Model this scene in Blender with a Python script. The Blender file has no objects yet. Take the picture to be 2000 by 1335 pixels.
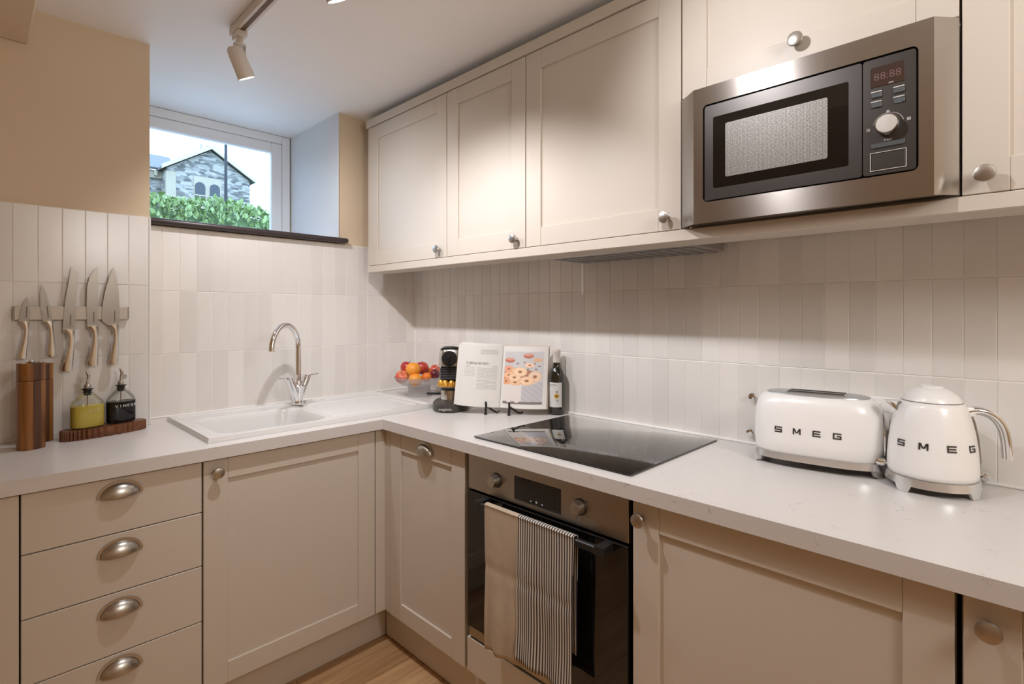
import bpy, bmesh, math, random
from mathutils import Vector, Matrix
random.seed(7)
PI = math.pi
SC = bpy.context.scene
COL = SC.collection

# ------------------------------------------------------------------ camera
cam_d = bpy.data.cameras.new('camera')
cam = bpy.data.objects.new('camera', cam_d); COL.objects.link(cam)
cam.location = (-1.7279, -2.4572, 1.3266)
cam.rotation_euler = (PI/2, 0, -math.radians(45.625))
cam_d.sensor_width = 36.0
cam_d.lens = 36.0*1028.4/2000.0
cam_d.shift_y = -(667.5-610.4)/2000.0
cam_d.clip_start = 0.02; cam_d.clip_end = 400
SC.camera = cam

# ------------------------------------------------------------------ world, exposure
W = bpy.data.worlds.new('overcast_sky'); SC.world = W; W.use_nodes = True
bg = W.node_tree.nodes['Background']
bg.inputs['Color'].default_value = (0.66, 1.0, 1.48, 1); bg.inputs['Strength'].default_value = 3.0
SC.view_settings.view_transform = 'Standard'; SC.view_settings.look = 'None'
SC.view_settings.gamma = 1; SC.view_settings.use_curve_mapping = False
SC.view_settings.exposure = 0.0
SC.cycles.use_denoising = True
SC.cycles.max_bounces = 7; SC.cycles.diffuse_bounces = 5; SC.cycles.glossy_bounces = 4; SC.cycles.transmission_bounces = 4; SC.cycles.use_adaptive_sampling = True; SC.cycles.adaptive_threshold = 0.05; SC.cycles.transparent_max_bounces = 16
SC.cycles.caustics_reflective = False; SC.cycles.caustics_refractive = False
SC.cycles.sample_clamp_indirect = 6.0
SPOT_W = 26.0
SPOT_COL = (1.0, 0.995, 1.035)
FILL_W = 34.0

# ------------------------------------------------------------------ materials
MATS = {}
def P(name, col, rough=0.5, metal=0.0, var=0.04, scale=8.0, bump=0.0, bscale=None, stretch=None, rnd=0.0, coat=0.0, spec=None, emit=None, trans=0.0, aniso=0):
    """principled material with procedural tone variation and fine relief"""
    if name in MATS: return MATS[name]
    m = bpy.data.materials.new(name); m.use_nodes = True
    n = m.node_tree.nodes; l = m.node_tree.links; b = n['Principled BSDF']
    b.inputs['Roughness'].default_value = rough; b.inputs['Metallic'].default_value = metal
    if spec is not None: b.inputs['Specular IOR Level'].default_value = spec
    if coat: b.inputs['Coat Weight'].default_value = coat; b.inputs['Coat Roughness'].default_value = 0.05
    if trans: b.inputs['Transmission Weight'].default_value = trans
    if aniso: b.inputs['Anisotropic'].default_value = aniso; b.inputs['Anisotropic Rotation'].default_value = .25
    tc = n.new('ShaderNodeTexCoord'); mp = n.new('ShaderNodeMapping'); nz = n.new('ShaderNodeTexNoise')
    l.new(tc.outputs['Object'], mp.inputs['Vector']); l.new(mp.outputs['Vector'], nz.inputs['Vector'])
    if stretch: mp.inputs['Scale'].default_value = stretch
    nz.inputs['Scale'].default_value = scale; nz.inputs['Detail'].default_value = 4
    mx = n.new('ShaderNodeMix'); mx.data_type = 'RGBA'
    mx.inputs['A'].default_value = tuple(c*(1-var) for c in col)+(1,)
    mx.inputs['B'].default_value = tuple(min(1, c*(1+var)) for c in col)+(1,)
    l.new(nz.outputs['Fac'], mx.inputs['Factor'])
    out = mx.outputs['Result']
    if rnd:
        oi = n.new('ShaderNodeObjectInfo'); mr = n.new('ShaderNodeMapRange')
        mr.inputs['To Min'].default_value = 1-rnd; mr.inputs['To Max'].default_value = 1+rnd*0.5
        l.new(oi.outputs['Random'], mr.inputs['Value'])
        m2 = n.new('ShaderNodeMix'); m2.data_type = 'RGBA'; m2.blend_type = 'MULTIPLY'
        m2.inputs['Factor'].default_value = 1
        l.new(out, m2.inputs['A']); l.new(mr.outputs['Result'], m2.inputs['B']); out = m2.outputs['Result']
    l.new(out, b.inputs['Base Color'])
    if emit: b.inputs['Emission Color'].default_value = (*emit[0], 1); b.inputs['Emission Strength'].default_value = emit[1]
    if bump:
        bp = n.new('ShaderNodeBump'); bp.inputs['Strength'].default_value = bump; bp.inputs['Distance'].default_value = 0.002
        if bscale:
            n2 = n.new('ShaderNodeTexNoise'); n2.inputs['Scale'].default_value = bscale; n2.inputs['Detail'].default_value = 3
            l.new(mp.outputs['Vector'], n2.inputs['Vector']); l.new(n2.outputs['Fac'], bp.inputs['Height'])
        else: l.new(nz.outputs['Fac'], bp.inputs['Height'])
        l.new(bp.outputs['Normal'], b.inputs['Normal'])
    if emit: m.cycles.emission_sampling = 'NONE'
    MATS[name] = m
    return m

def wood(name, c1, c2, rough=0.4, scale=(2, 25, 25), rnd=0.15):
    if name in MATS: return MATS[name]
    m = P(name, c1, rough); n = m.node_tree.nodes; l = m.node_tree.links; b = n['Principled BSDF']
    tc = n.new('ShaderNodeTexCoord'); mp = n.new('ShaderNodeMapping'); mp.inputs['Scale'].default_value = scale
    oi = n.new('ShaderNodeObjectInfo'); av = n.new('ShaderNodeVectorMath'); av.operation = 'ADD'
    ml = n.new('ShaderNodeVectorMath'); ml.operation = 'SCALE'; ml.inputs['Scale'].default_value = 37.0
    l.new(oi.outputs['Random'], ml.inputs[0]); l.new(tc.outputs['Object'], mp.inputs['Vector'])
    l.new(mp.outputs['Vector'], av.inputs[0]); l.new(ml.outputs['Vector'], av.inputs[1])
    nz = n.new('ShaderNodeTexNoise'); nz.inputs['Scale'].default_value = 1.0; nz.inputs['Detail'].default_value = 7; nz.inputs['Distortion'].default_value = 1.6
    l.new(av.outputs['Vector'], nz.inputs['Vector'])
    cr = n.new('ShaderNodeValToRGB'); cr.color_ramp.elements[0].position = 0.32; cr.color_ramp.elements[1].position = 0.68
    cr.color_ramp.elements[0].color = (*c2, 1); cr.color_ramp.elements[1].color = (*c1, 1)
    l.new(nz.outputs['Fac'], cr.inputs['Fac'])
    mr = n.new('ShaderNodeMapRange'); mr.inputs['To Min'].default_value = 1-rnd; mr.inputs['To Max'].default_value = 1+rnd
    l.new(oi.outputs['Random'], mr.inputs['Value'])
    m2 = n.new('ShaderNodeMix'); m2.data_type = 'RGBA'; m2.blend_type = 'MULTIPLY'; m2.inputs['Factor'].default_value = 1
    l.new(cr.outputs['Color'], m2.inputs['A']); l.new(mr.outputs['Result'], m2.inputs['B'])
    l.new(m2.outputs['Result'], b.inputs['Base Color'])
    return m

def glassy(name, tint=(1, 1, 1), gloss=0.08, milk=0.0, rough=0.02):
    """thin clear glass: lets light straight through, mirrors a little, may be slightly milky"""
    if name in MATS: return MATS[name]
    m = bpy.data.materials.new(name); m.use_nodes = True; n = m.node_tree.nodes; l = m.node_tree.links
    n.remove(n['Principled BSDF']); o = n['Material Output']
    t = n.new('ShaderNodeBsdfTransparent'); t.inputs['Color'].default_value = (*tint, 1)
    g = n.new('ShaderNodeBsdfGlossy'); g.inputs['Roughness'].default_value = rough
    fr = n.new('ShaderNodeFresnel'); fr.inputs['IOR'].default_value = 1.45
    ad = n.new('ShaderNodeMath'); ad.operation = 'MULTIPLY_ADD'; ad.inputs[1].default_value = .45; ad.inputs[2].default_value = gloss; ad.use_clamp = True
    l.new(fr.outputs['Fac'], ad.inputs[0])
    mx = n.new('ShaderNodeMixShader'); l.new(ad.outputs['Value'], mx.inputs['Fac'])
    l.new(t.outputs['BSDF'], mx.inputs[1]); l.new(g.outputs['BSDF'], mx.inputs[2]); last = mx
    if milk:
        d = n.new('ShaderNodeBsdfTranslucent'); d.inputs['Color'].default_value = (.9, .9, .9, 1)
        d2 = n.new('ShaderNodeBsdfDiffuse'); d2.inputs['Color'].default_value = (.85, .85, .85, 1)
        a2 = n.new('ShaderNodeMixShader'); l.new(d.outputs['BSDF'], a2.inputs[1]); l.new(d2.outputs['BSDF'], a2.inputs[2])
        m3 = n.new('ShaderNodeMixShader'); m3.inputs['Fac'].default_value = milk
        l.new(mx.outputs['Shader'], m3.inputs[1]); l.new(a2.outputs['Shader'], m3.inputs[2]); last = m3
    l.new(last.outputs['Shader'], o.inputs['Surface'])
    MATS[name] = m
    return m

def attr_mat(name, rough=0.5):
    if name in MATS: return MATS[name]
    m = bpy.data.materials.new(name); m.use_nodes = True; n = m.node_tree.nodes; l = m.node_tree.links
    a = n.new('ShaderNodeVertexColor'); a.layer_name = 'print'
    l.new(a.outputs['Color'], n['Principled BSDF'].inputs['Base Color']); n['Principled BSDF'].inputs['Roughness'].default_value = rough
    MATS[name] = m
    return m

M_cab = P('cashmere_paint', (.60, .535, .46), .42, var=.015, scale=3, bump=.02, bscale=300)
M_beige = P('beige_wall_paint', (.71, .575, .415), .8, var=.02, scale=2, bump=.05, bscale=120)
M_ceil = P('ceiling_paint', (.92, .91, .905), .55, var=.01, scale=2)
M_tile = P('glazed_tile', (.80, .765, .725), .22, var=.05, scale=5, bump=.12, bscale=9, rnd=.07)
M_grout = P('pale_grout', (.88, .85, .81), .8, var=.03, scale=40)
M_white_frame = P('white_window_paint', (.88, .88, .885), .35, var=.01)
M_sill = P('dark_sill', (.045, .032, .032), .35, var=.1, scale=10)
M_chrome = P('chrome', (.86, .86, .87), .06, 1.0, var=.01)
M_nickel = P('brushed_nickel', (.50, .47, .43), .30, 1.0, var=.06, scale=60, stretch=(1, 1, 8))
M_steel = P('brushed_steel', (.43, .40, .37), .27, 1.0, var=.05, scale=30, stretch=(.3, 1, 40), aniso=.85)
M_dsteel = P('dark_steel', (.075, .068, .064), .36, .75, var=.06, scale=30, stretch=(.4, 1, 25))
M_panel = P('oven_panel_steel', (.40, .36, .31), .34, 1.0, var=.05, scale=30, stretch=(.4, 1, 25))
M_black = P('black_plastic', (.012, .012, .013), .35, var=.1)
M_gap = P('shadow_gap_black', (.01, .009, .008), .9, var=.1)
M_bglass = P('black_glass', (.006, .005, .005), .05, var=.1, spec=.6)
M_hob = P('hob_glass', (.010, .009, .009), .03, var=.1, spec=.9, coat=.6)
M_white = P('white_enamel', (.88, .86, .84), .28, var=.01, coat=.3)
M_wplast = P('white_plastic', (.84, .82, .80), .4, var=.01)
M_sink = P('white_ceramic', (.70, .685, .67), .25, var=.01)
M_lamp = P('spot_head_white', (.72, .68, .63), .4, var=.02)
M_emit = P('lamp_lens', (1, 1, 1), .4, emit=((1, .93, .82), 14.0))

def marble():
    m = P('speckled_worktop', (.665, .632, .608), .30, var=.02, scale=6)
    n = m.node_tree.nodes; l = m.node_tree.links; b = n['Principled BSDF']
    src = b.inputs['Base Color'].links[0].from_socket
    tc = n.new('ShaderNodeTexCoord')
    n1 = n.new('ShaderNodeTexNoise'); n1.inputs['Scale'].default_value = 11; n1.inputs['Detail'].default_value = 10; n1.inputs['Distortion'].default_value = 1.4
    l.new(tc.outputs['Object'], n1.inputs['Vector'])
    c1 = n.new('ShaderNodeValToRGB'); e = c1.color_ramp.elements; e[0].position = .492; e[0].color = (0, 0, 0, 1); e[1].position = .5; e[1].color = (1, 1, 1, 1)
    x = e.new(.508); x.color = (0, 0, 0, 1)
    n2 = n.new('ShaderNodeTexNoise'); n2.inputs['Scale'].default_value = 26; n2.inputs['Detail'].default_value = 2
    l.new(tc.outputs['Object'], n2.inputs['Vector'])
    c2 = n.new('ShaderNodeValToRGB'); c2.color_ramp.elements[0].position = .58; c2.color_ramp.elements[1].position = .66
    l.new(n1.outputs['Fac'], c1.inputs['Fac']); l.new(n2.outputs['Fac'], c2.inputs['Fac'])
    mu = n.new('ShaderNodeMath'); mu.operation = 'MULTIPLY'; l.new(c1.outputs['Color'], mu.inputs[0]); l.new(c2.outputs['Color'], mu.inputs[1])
    m3 = n.new('ShaderNodeMath'); m3.operation = 'MULTIPLY'; m3.inputs[1].default_value = .8; l.new(mu.outputs['Value'], m3.inputs[0])
    mx = n.new('ShaderNodeMix'); mx.data_type = 'RGBA'; mx.inputs['B'].default_value = (.40, .33, .27, 1)
    l.new(m3.outputs['Value'], mx.inputs['Factor']); l.new(src, mx.inputs['A']); l.new(mx.outputs['Result'], b.inputs['Base Color'])
    return m
M_top = marble()

# ------------------------------------------------------------------ mesh helpers
class MB:
    def __init__(s): s.bm = bmesh.new()
    def box(s, x0, x1, y0, y1, z0, z1, r=0.0, seg=2):
        b = bmesh.new()
        v = [b.verts.new((x, y, z)) for x in (x0, x1) for y in (y0, y1) for z in (z0, z1)]
        for f in ((0, 1, 3, 2), (4, 6, 7, 5), (0, 4, 5, 1), (2, 3, 7, 6), (0, 2, 6, 4), (1, 5, 7, 3)): b.faces.new([v[i] for i in f])
        if r: bmesh.ops.bevel(b, geom=list(b.edges), offset=r, segments=seg, profile=.5, affect='EDGES')
        return s._merge(b)
    def _merge(s, b, mat=None):
        me = bpy.data.meshes.new('t'); b.to_mesh(me); b.free()
        if mat is not None: me.transform(mat)
        s.bm.from_mesh(me); bpy.data.meshes.remove(me); return s
    def add(s, other, mat): return s._merge(other.bm, mat)
    def loft(s, rings, cap0=True, cap1=True, closed=True):
        R = [[s.bm.verts.new(p) for p in r] for r in rings]
        n = len(R[0])
        for a, b in zip(R, R[1:]):
            for i in range(n if closed else n-1):
                j = (i+1) % n; s.bm.faces.new((a[i], a[j], b[j], b[i]))
        if cap0: s.bm.faces.new(list(reversed(R[0])))
        if cap1: s.bm.faces.new(R[-1])
        return s
    def lathe(s, prof, n=32, c=(0, 0, 0), cap0=True, cap1=True):
        return s.loft([[(c[0]+r*math.cos(2*PI*i/n), c[1]+r*math.sin(2*PI*i/n), c[2]+z) for i in range(n)] for r, z in prof], cap0, cap1)
    def tube(s, pts, rad, n=10, flat=1.0):
        pts = [Vector(p) for p in pts]; rings = []; up = None
        for i, p in enumerate(pts):
            t = (pts[min(i+1, len(pts)-1)]-pts[max(i-1, 0)]).normalized()
            if up is None: up = Vector((0, 0, 1)) if abs(t.z) < .9 else Vector((1, 0, 0))
            a = t.cross(up).normalized(); b = a.cross(t).normalized(); up = b
            r = rad[i] if isinstance(rad, (list, tuple)) else rad
            rings.append([p+a*math.cos(2*PI*k/n)*r+b*math.sin(2*PI*k/n)*r*flat for k in range(n)])
        return s.loft(rings)
    def prism(s, poly, a, b, axis='y'):
        def m(u, v, w): return {'y': (u, w, v), 'x': (w, u, v), 'z': (u, v, w)}[axis]
        return s.loft([[m(u, v, a) for u, v in poly], [m(u, v, b) for u, v in poly]])
    def ball(s, c, rx, ry=None, rz=None, n=20, m=12):
        ry = ry or rx; rz = rz or rx
        return s.loft([[(c[0]+rx*math.sin(t)*math.cos(2*PI*i/n), c[1]+ry*math.sin(t)*math.sin(2*PI*i/n), c[2]-rz*math.cos(t)) for i in range(n)] for t in [.02+(PI-.04)*k/m for k in range(m+1)]])
    def xf(s, mat): bmesh.ops.transform(s.bm, matrix=mat, verts=s.bm.verts); return s
    def mesh(s, name, ang=35):
        bmesh.ops.recalc_face_normals(s.bm, faces=s.bm.faces)
        me = bpy.data.meshes.new(name); s.bm.to_mesh(me); s.bm.free()
        me.polygons.foreach_set('use_smooth', [True]*len(me.polygons)); me.set_sharp_from_angle(angle=math.radians(ang))
        return me
    def build(s, name, mat, parent=None, ang=35, label=None):
        o = link(name, s.mesh(name, ang), mat, parent)
        if label: o['label'] = label
        return o

def link(name, me, mat, parent=None, loc=None):
    if mat and not me.materials: me.materials.append(mat)
    o = bpy.data.objects.new(name, me); COL.objects.link(o)
    if parent: o.parent = parent
    if loc is not None: o.location = loc
    return o
def thing(name, label, cat, loc=(0, 0, 0), rz=0.0, group=None):
    o = bpy.data.objects.new(name, None); COL.objects.link(o); o.empty_display_size = .05
    o.location = loc; o.rotation_euler = (0, 0, math.radians(rz)); return tag(o, label, cat, group)
def tag(o, label, cat, group=None):
    o['label'] = label; o['category'] = cat
    if group: o['group'] = group
    return o
def struct(o): o['kind'] = 'structure'; return o
def copy_part(src, parent, loc):
    c = src.copy(); COL.objects.link(c); c.parent = parent; c.location = loc; return c
def RX(a): return Matrix.Rotation(math.radians(a), 4, 'X')
def RY(a): return Matrix.Rotation(math.radians(a), 4, 'Y')
def RZ(a): return Matrix.Rotation(math.radians(a), 4, 'Z')
def T(x, y, z): return Matrix.Translation((x, y, z))
def sup(a, b, z, e=3.0, n=48, c=(0, 0)):
    out = []
    for i in range(n):
        t = 2*PI*i/n; ct, st = math.cos(t), math.sin(t)
        out.append((c[0]+a*math.copysign(abs(ct)**(2/e), ct), c[1]+b*math.copysign(abs(st)**(2/e), st), z))
    return out
def text_mesh(body, size, depth=.0006, sx=1.0, fat=0.0):
    cu = bpy.data.curves.new('t', 'FONT'); cu.body = body; cu.size = size; cu.extrude = depth; cu.align_x = 'CENTER'; cu.offset = fat; cu.resolution_u = 2
    ob = bpy.data.objects.new('t', cu); COL.objects.link(ob); bpy.context.view_layer.update()
    me = bpy.data.meshes.new_from_object(ob.evaluated_get(bpy.context.evaluated_depsgraph_get()))
    bpy.data.objects.remove(ob); bpy.data.curves.remove(cu)
    me.materials.clear()
    me.transform(Matrix.Diagonal((sx, 1, 1, 1)))     # lies in XY, faces +Z
    me.transform(RX(90))                               # stands in XZ, faces -Y
    return me

# ------------------------------------------------------------------ setting: floor, ceiling, walls
CZ = 2.327; WT = .91                                # ceiling height, worktop height
XL, YB = -3.6, -4.6                                 # far left / far back of the room
PIER_X, PIER_Y = -1.268, -.12
TT = .007                                            # tile thickness
floor = struct(MB().box(XL, .1, YB, .1, -.1, -.012).build('floor', P('screed', (.10, .07, .05), .9)))
M_floor = wood('oak_plank', (.66, .40, .20), (.40, .215, .095), .42, (1.3, 22, 22), .14)
pw, pl = .192, 1.22
plank_me = MB().box(0, pl-.0015, 0, pw-.0015, -.012, 0, .0012, 1).mesh('plank')
k = 0
y = YB
while y < 0:
    x = XL-random.random()*1.0
    while x < 0:
        if x > XL-.001 or True: link('plank', plank_me, M_floor, floor, (x, y, 0))
        x += pl
    y += pw
ceiling = struct(MB().box(XL, .1, YB, .62, CZ, CZ+.1).build('ceiling', M_ceil))
# wall on the right (carries the wall cabinets)
wall_right = struct(MB().box(TT+.001, .2, YB, .62, 0, CZ).build('wall_right', M_beige))
# window wall: below the sill, right of the recess, and behind the pier
wb = MB().box(-1.6, .2, TT+.001, .62, 0, 1.672).box(-.452, .2, TT+.001, .62, 1.672, CZ)
wall_window = struct(wb.build('wall_window', M_beige))
pier = struct(MB().box(XL, PIER_X, PIER_Y+TT+.001, .62, 0, CZ).build('wall_pier', M_beige))
struct(MB().box(XL-.1, XL, YB, .62, 0, CZ).build('wall_left', M_beige))
struct(MB().box(XL-.1, .2, YB-.1, YB, 0, CZ).build('wall_back', M_beige))
struct(MB().box(XL, -1.603, -3.2, PIER_Y+.004, 2.205, CZ-.0005, .004, 1).build('trim_1', M_beige))   # boxed-in soffit

# tiles, each strip its own piece; grout beds sit just behind the faces
SW = .0614; RH = .252; G = .0016
strip_x = MB().box(0, SW-G, 0, TT, 0, RH-.0022, .0011, 1).mesh('tile')      # faces -Y
strip_y = MB().box(0, TT, -(SW-G), 0, 0, RH-.0022, .0011, 1).mesh('tile')   # faces -X
grout = MB().box(.0016, TT+.001, -3.09, 0, WT, 1.60).build('grout_bed', M_grout, wall_right)
for r in range(3):
    for i in range(50):
        g2 = .0012 if (i % 10 == 0) else 0
        o = link('tile', strip_y, M_tile, wall_right, (0, -.0112-SW*i-g2*.5, WT+.001+RH*r))
        if r == 2: o.scale = (1, 1, .73)
grout2 = MB().box(-1.275, 0, .0016, TT+.001, WT, 1.668).build('grout_bed', M_grout, wall_window)
for r in range(3):
    for i in range(-5, 16):
        x0 = -.2935-.0607*(i+1)
        if x0 < -1.30: continue
        o = link('tile', strip_x, M_tile, wall_window, (x0+.0008, 0, WT+.001+RH*r))
        o.scale = (.0607/SW, 1, 1)
PR = .2545; PZ = .9185
grout3 = MB().box(-2.3, PIER_X-.001, PIER_Y+.0016, PIER_Y+TT+.001, WT, PZ+3*PR).build('grout_bed', M_grout, pier)
for r in range(3):
    for i in range(16):
        o = link('tile', strip_x, M_tile, pier, (PIER_X-.004-SW*(i+1), PIER_Y, PZ+.001+PR*r)); o.scale = (1, 1, PR/RH)
struct(MB().box(PIER_X-.004, PIER_X+.002, PIER_Y-.001, PIER_Y+.008, WT, PZ+3*PR, .001, 1).build('trim_2', P('white_edge_strip', (.8, .79, .77), .4)))
struct(MB().box(-1.266, -.004, -.009, .004, WT, WT+.006, .002, 1).build('trim_3', P('white_sealant', (.82, .8, .78), .5)))
struct(MB().box(-.009, .004, -3.05, -.004, WT, WT+.007, .002, 1).build('trim_4', P('white_sealant', (.82, .8, .78), .5)))

struct(MB().box(-.4535, -.4515, .002, .565, 1.70, CZ-.001).build('trim_7', P('reveal_paint', (.72, .73, .74), .7, var=.02)))   # painted reveal
# window in its deep recess
win = bpy.data.objects.new('window_1', None); COL.objects.link(win); win['kind'] = 'structure'; win.location = (-1.30, .52, 1.69)
def frame(mb, x0, x1, z0, z1, w, y0, y1, r=.004):
    mb.box(x0, x0+w, y0, y1, z0, z1, r, 1).box(x1-w, x1, y0, y1, z0, z1, r, 1)
    mb.box(x0+w, x1-w, y0, y1, z1-w, z1, r, 1).box(x0+w, x1-w, y0, y1, z0, z0+w, r, 1); return mb
fw_ = 1.30-.458; fh_ = CZ-.001-1.69
frame(MB(), 0, fw_, 0, fh_, .042, .045, .10).build('outer_frame', M_white_frame, win)
frame(MB(), .042, fw_-.042, .042, fh_-.042, .058, .055, .095, .006).build('sash', M_white_frame, win)
MB().box(.098, fw_-.098, .072, .078, .098, fh_-.098).build('pane', glassy('window_glass', gloss=.0), win)
struct(MB().box(-1.27+.004, -.413, -.032, .022, 1.674, 1.699, .011, 3).build('trim_5', M_sill))        # dark sill nosing
struct(MB().box(-1.27, -.4535, .0225, .5645, 1.673, 1.6985, .001, 1).build('trim_8', P('white_window_board', (.82, .82, .82), .35, var=.01)))   # white board behind the nosing

# ------------------------------------------------------------------ outside: ground, hedge, house, lamp post
M_ground = P('outside_grass', (.10, .14, .06), .9, var=.3, scale=3)
gm = MB(); gm.loft([[(-30, .7, 1.45), (60, .7, 1.45), (60, .7, 1.35), (-30, .7, 1.35)], [(-30, 6, 1.9), (60, 6, 1.9), (60, 6, 1.8), (-30, 6, 1.8)], [(-30, 90, 15.0), (60, 90, 15.0), (60, 90, 14), (-30, 90, 14)]])
struct(gm.build('ground_outside', M_ground))
struct(MB().box(-8, 8, .66, 3.1, 1.50, 1.60).build('paving_outside', P('pale_paving', (.74, .72, .68), .85, var=.1, scale=6)))
hedge = thing('hedge', 'bushy green laurel hedge outside the window', 'hedge', (0, 3.6, 1.6))
M_leaf = P('laurel_leaf', (.36, .48, .18), .38, var=.35, scale=3, rnd=.3)
M_leaf2 = P('laurel_leaf_pale', (.58, .70, .30), .38, var=.35, scale=3, rnd=.3)
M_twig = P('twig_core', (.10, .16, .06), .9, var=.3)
def hedge_top(x): return .80+.07*math.sin(x*2.3+2.6)+.04*math.sin(x*5.1)+.05*x
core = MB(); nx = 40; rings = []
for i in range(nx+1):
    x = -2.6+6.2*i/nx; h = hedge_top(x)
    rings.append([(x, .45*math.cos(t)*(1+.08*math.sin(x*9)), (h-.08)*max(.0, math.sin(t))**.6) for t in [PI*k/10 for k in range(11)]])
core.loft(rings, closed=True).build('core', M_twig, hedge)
def leaf_pts(s):
    return [(0, 0, 0), (.3*s, -.0, .16*s), (.42*s, .06*s, .5*s), (.22*s, .16*s, .85*s), (0, .24*s, 1.05*s), (-.22*s, .16*s, .85*s), (-.42*s, .06*s, .5*s), (-.3*s, 0, .16*s)]
leaf_me = MB(); vs = [leaf_me.bm.verts.new((x*.72, y, z)) for x, y, z in leaf_pts(.10)]
mid = [leaf_me.bm.verts.new((0, .05*.1, .5*.1))]
for i in range(8): leaf_me.bm.faces.new((vs[i], vs[(i+1) % 8], mid[0]))
leaf_me = leaf_me.mesh('leaf', 80)
def leaf_spot(front=False):
    x = random.uniform(-2.4, 3.4); h = hedge_top(x); t = random.uniform(PI*.42 if front else .05, PI*.98)
    return Vector((x, .47*math.cos(t)+random.uniform(-.05, .05), (h-.05)*max(.02, math.sin(t))**.6+random.uniform(-.03, .09)))
for i in range(280):
    o = link('leaf', leaf_me, M_leaf2 if i % 2 else M_leaf, hedge, leaf_spot(True)+Vector((0, -.05, .02)))
    if i % 2: o.data = leaf_me
    o.rotation_euler = (random.uniform(.1, 1.9), random.uniform(-.9, .9), random.uniform(-1, 1)); s = random.uniform(.45, .8); o.scale = (s, s, s)
fm = MB()
for i in range(13000):
    p = leaf_spot(); m = Matrix.LocRotScale(p, Matrix.Rotation(random.uniform(0, 6.3), 3, 'Z') @ Matrix.Rotation(random.uniform(.1, 1.7), 3, 'X'), Vector((1, 1, 1))*random.uniform(.35, .75))
    q = [fm.bm.verts.new(m @ Vector((x*.072, y*.1, z*.1))) for x, y, z in ((0, 0, 0), (.4, .05, .5), (0, .2, 1.05), (-.4, .05, .5))]
    fm.bm.faces.new(q)
fo = fm.build('foliage', M_leaf, hedge, 80); fo['kind'] = 'stuff'

post = thing('street_lamp', 'tall thin dark lamp post in front of the stone house', 'lamp post', (2.72, 12, 3.0))
MB().tube([(0, 0, 0), (0, 0, 2.0), (0, 0, 5.5)], [.05, .034, .028], 10).build('pole', P('dark_iron', (.03, .03, .032), .5), post)
MB().box(-.09, .09, -.25, .1, 5.46, 5.56, .02, 1).build('lantern', P('dark_iron', (.03, .03, .032), .5), post)

def stone_mat():
    m = P('rubble_stone', (.22, .24, .26), .9)
    n = m.node_tree.nodes; l = m.node_tree.links; b = n['Principled BSDF']
    tc = n.new('ShaderNodeTexCoord'); mp = n.new('ShaderNodeMapping'); mp.inputs['Scale'].default_value = (2.6, 2.6, 6.5)
    l.new(tc.outputs['Object'], mp.inputs['Vector'])
    v = n.new('ShaderNodeTexVoronoi'); v.inputs['Scale'].default_value = 1.0; l.new(mp.outputs['Vector'], v.inputs['Vector'])
    bw = n.new('ShaderNodeRGBToBW'); l.new(v.outputs['Color'], bw.inputs['Color'])
    cr = n.new('ShaderNodeValToRGB'); cr.color_ramp.elements[0].color = (.15, .14, .13, 1); cr.color_ramp.elements[1].color = (.50, .46, .41, 1)
    cr.color_ramp.elements[0].position = .2; cr.color_ramp.elements[1].position = .75
    l.new(bw.outputs['Val'], cr.inputs['Fac']); l.new(cr.outputs['Color'], b.inputs['Base Color']); return m
M_stone = stone_mat(); M_pale = P('pale_dressed_stone', (.52, .44, .33), .8, var=.1, scale=4)
M_slate = P('slate_roof', (.17, .165, .16), .6, var=.35, scale=2.5, stretch=(1, 1, 6)); M_hwin = P('house_glass', (.06, .07, .08), .15, var=.2)
house = thing('stone_house', 'grey stone gabled house with arched windows beyond the hedge', 'house', (10.3, 40, 7.6))
hw, ez, pz = 2.72, 3.75, 5.5
MB().prism([(-hw, -2), (hw, -2), (hw, ez), (0, pz), (-hw, ez)], 0, 9, 'y').build('gable_wall', M_stone, house)
for s in (-1, 1):
    MB().loft([[(0, -.35, pz+.12), (s*(hw+.32), -.35, ez-.10), (s*(hw+.32), -.35, ez+.06), (0, -.35, pz+.28)], [(0, 9, pz+.12), (s*(hw+.32), 9, ez-.10), (s*(hw+.32), 9, ez+.06), (0, 9, pz+.28)]]).build('roof_slope', M_slate, house)
    MB().loft([[(0, -.42, pz+.04), (s*(hw+.36), -.42, ez-.18), (s*(hw+.36), -.42, ez+.10), (0, -.42, pz+.34)], [(0, -.30, pz+.04), (s*(hw+.36), -.30, ez-.18), (s*(hw+.36), -.30, ez+.10), (0, -.30, pz+.34)]]).build('bargeboard', P('white_bargeboard', (.66, .58, .47), .6), house)
MB().box(-hw-.05, -hw+.55, -.06, .3, -2, ez-.2, .02, 1).build('quoin', M_pale, house)
sur = MB().box(-1.08, .72, -.05, .05, 1.2, 3.5, .02, 1).build('window_surround', M_pale, house)
for cx in (-.68, .28):
    arch = [(cx-.33, 1.45), (cx+.33, 1.45), (cx+.33, 2.75)]+[(cx+.33*math.cos(PI*k/10), 2.75+.33*math.sin(PI*k/10)) for k in range(1, 10)]+[(cx-.33, 2.75)]
    w_ = MB().prism(arch, -.09, -.04, 'y').build('arched_window', M_hwin, house)
    MB().box(cx-.33, cx+.33, -.12, -.08, 2.1, 2.17).build('glazing_bar', P('white_bargeboard', (.66, .58, .47), .6), w_)
    MB().box(cx-.04, cx-.0, -.12, -.08, 1.45, 2.1).build('glazing_bar', P('white_bargeboard', (.66, .58, .47), .6), w_)
ch = MB().box(.15, .95, 3.0, 3.9, 4.6, 6.35, .03, 1).build('chimney', M_stone, house)
for cx in (.35, .75): MB().lathe([(.11, 6.35), (.09, 6.75), (.11, 6.8)], 10, (cx, 3.45, 0)).build('chimney_pot', M_pale, ch)
MB().box(-12, -hw+.1, 1.6, 8.5, -2, ez+.05).build('wing_wall', M_stone, house)
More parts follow.
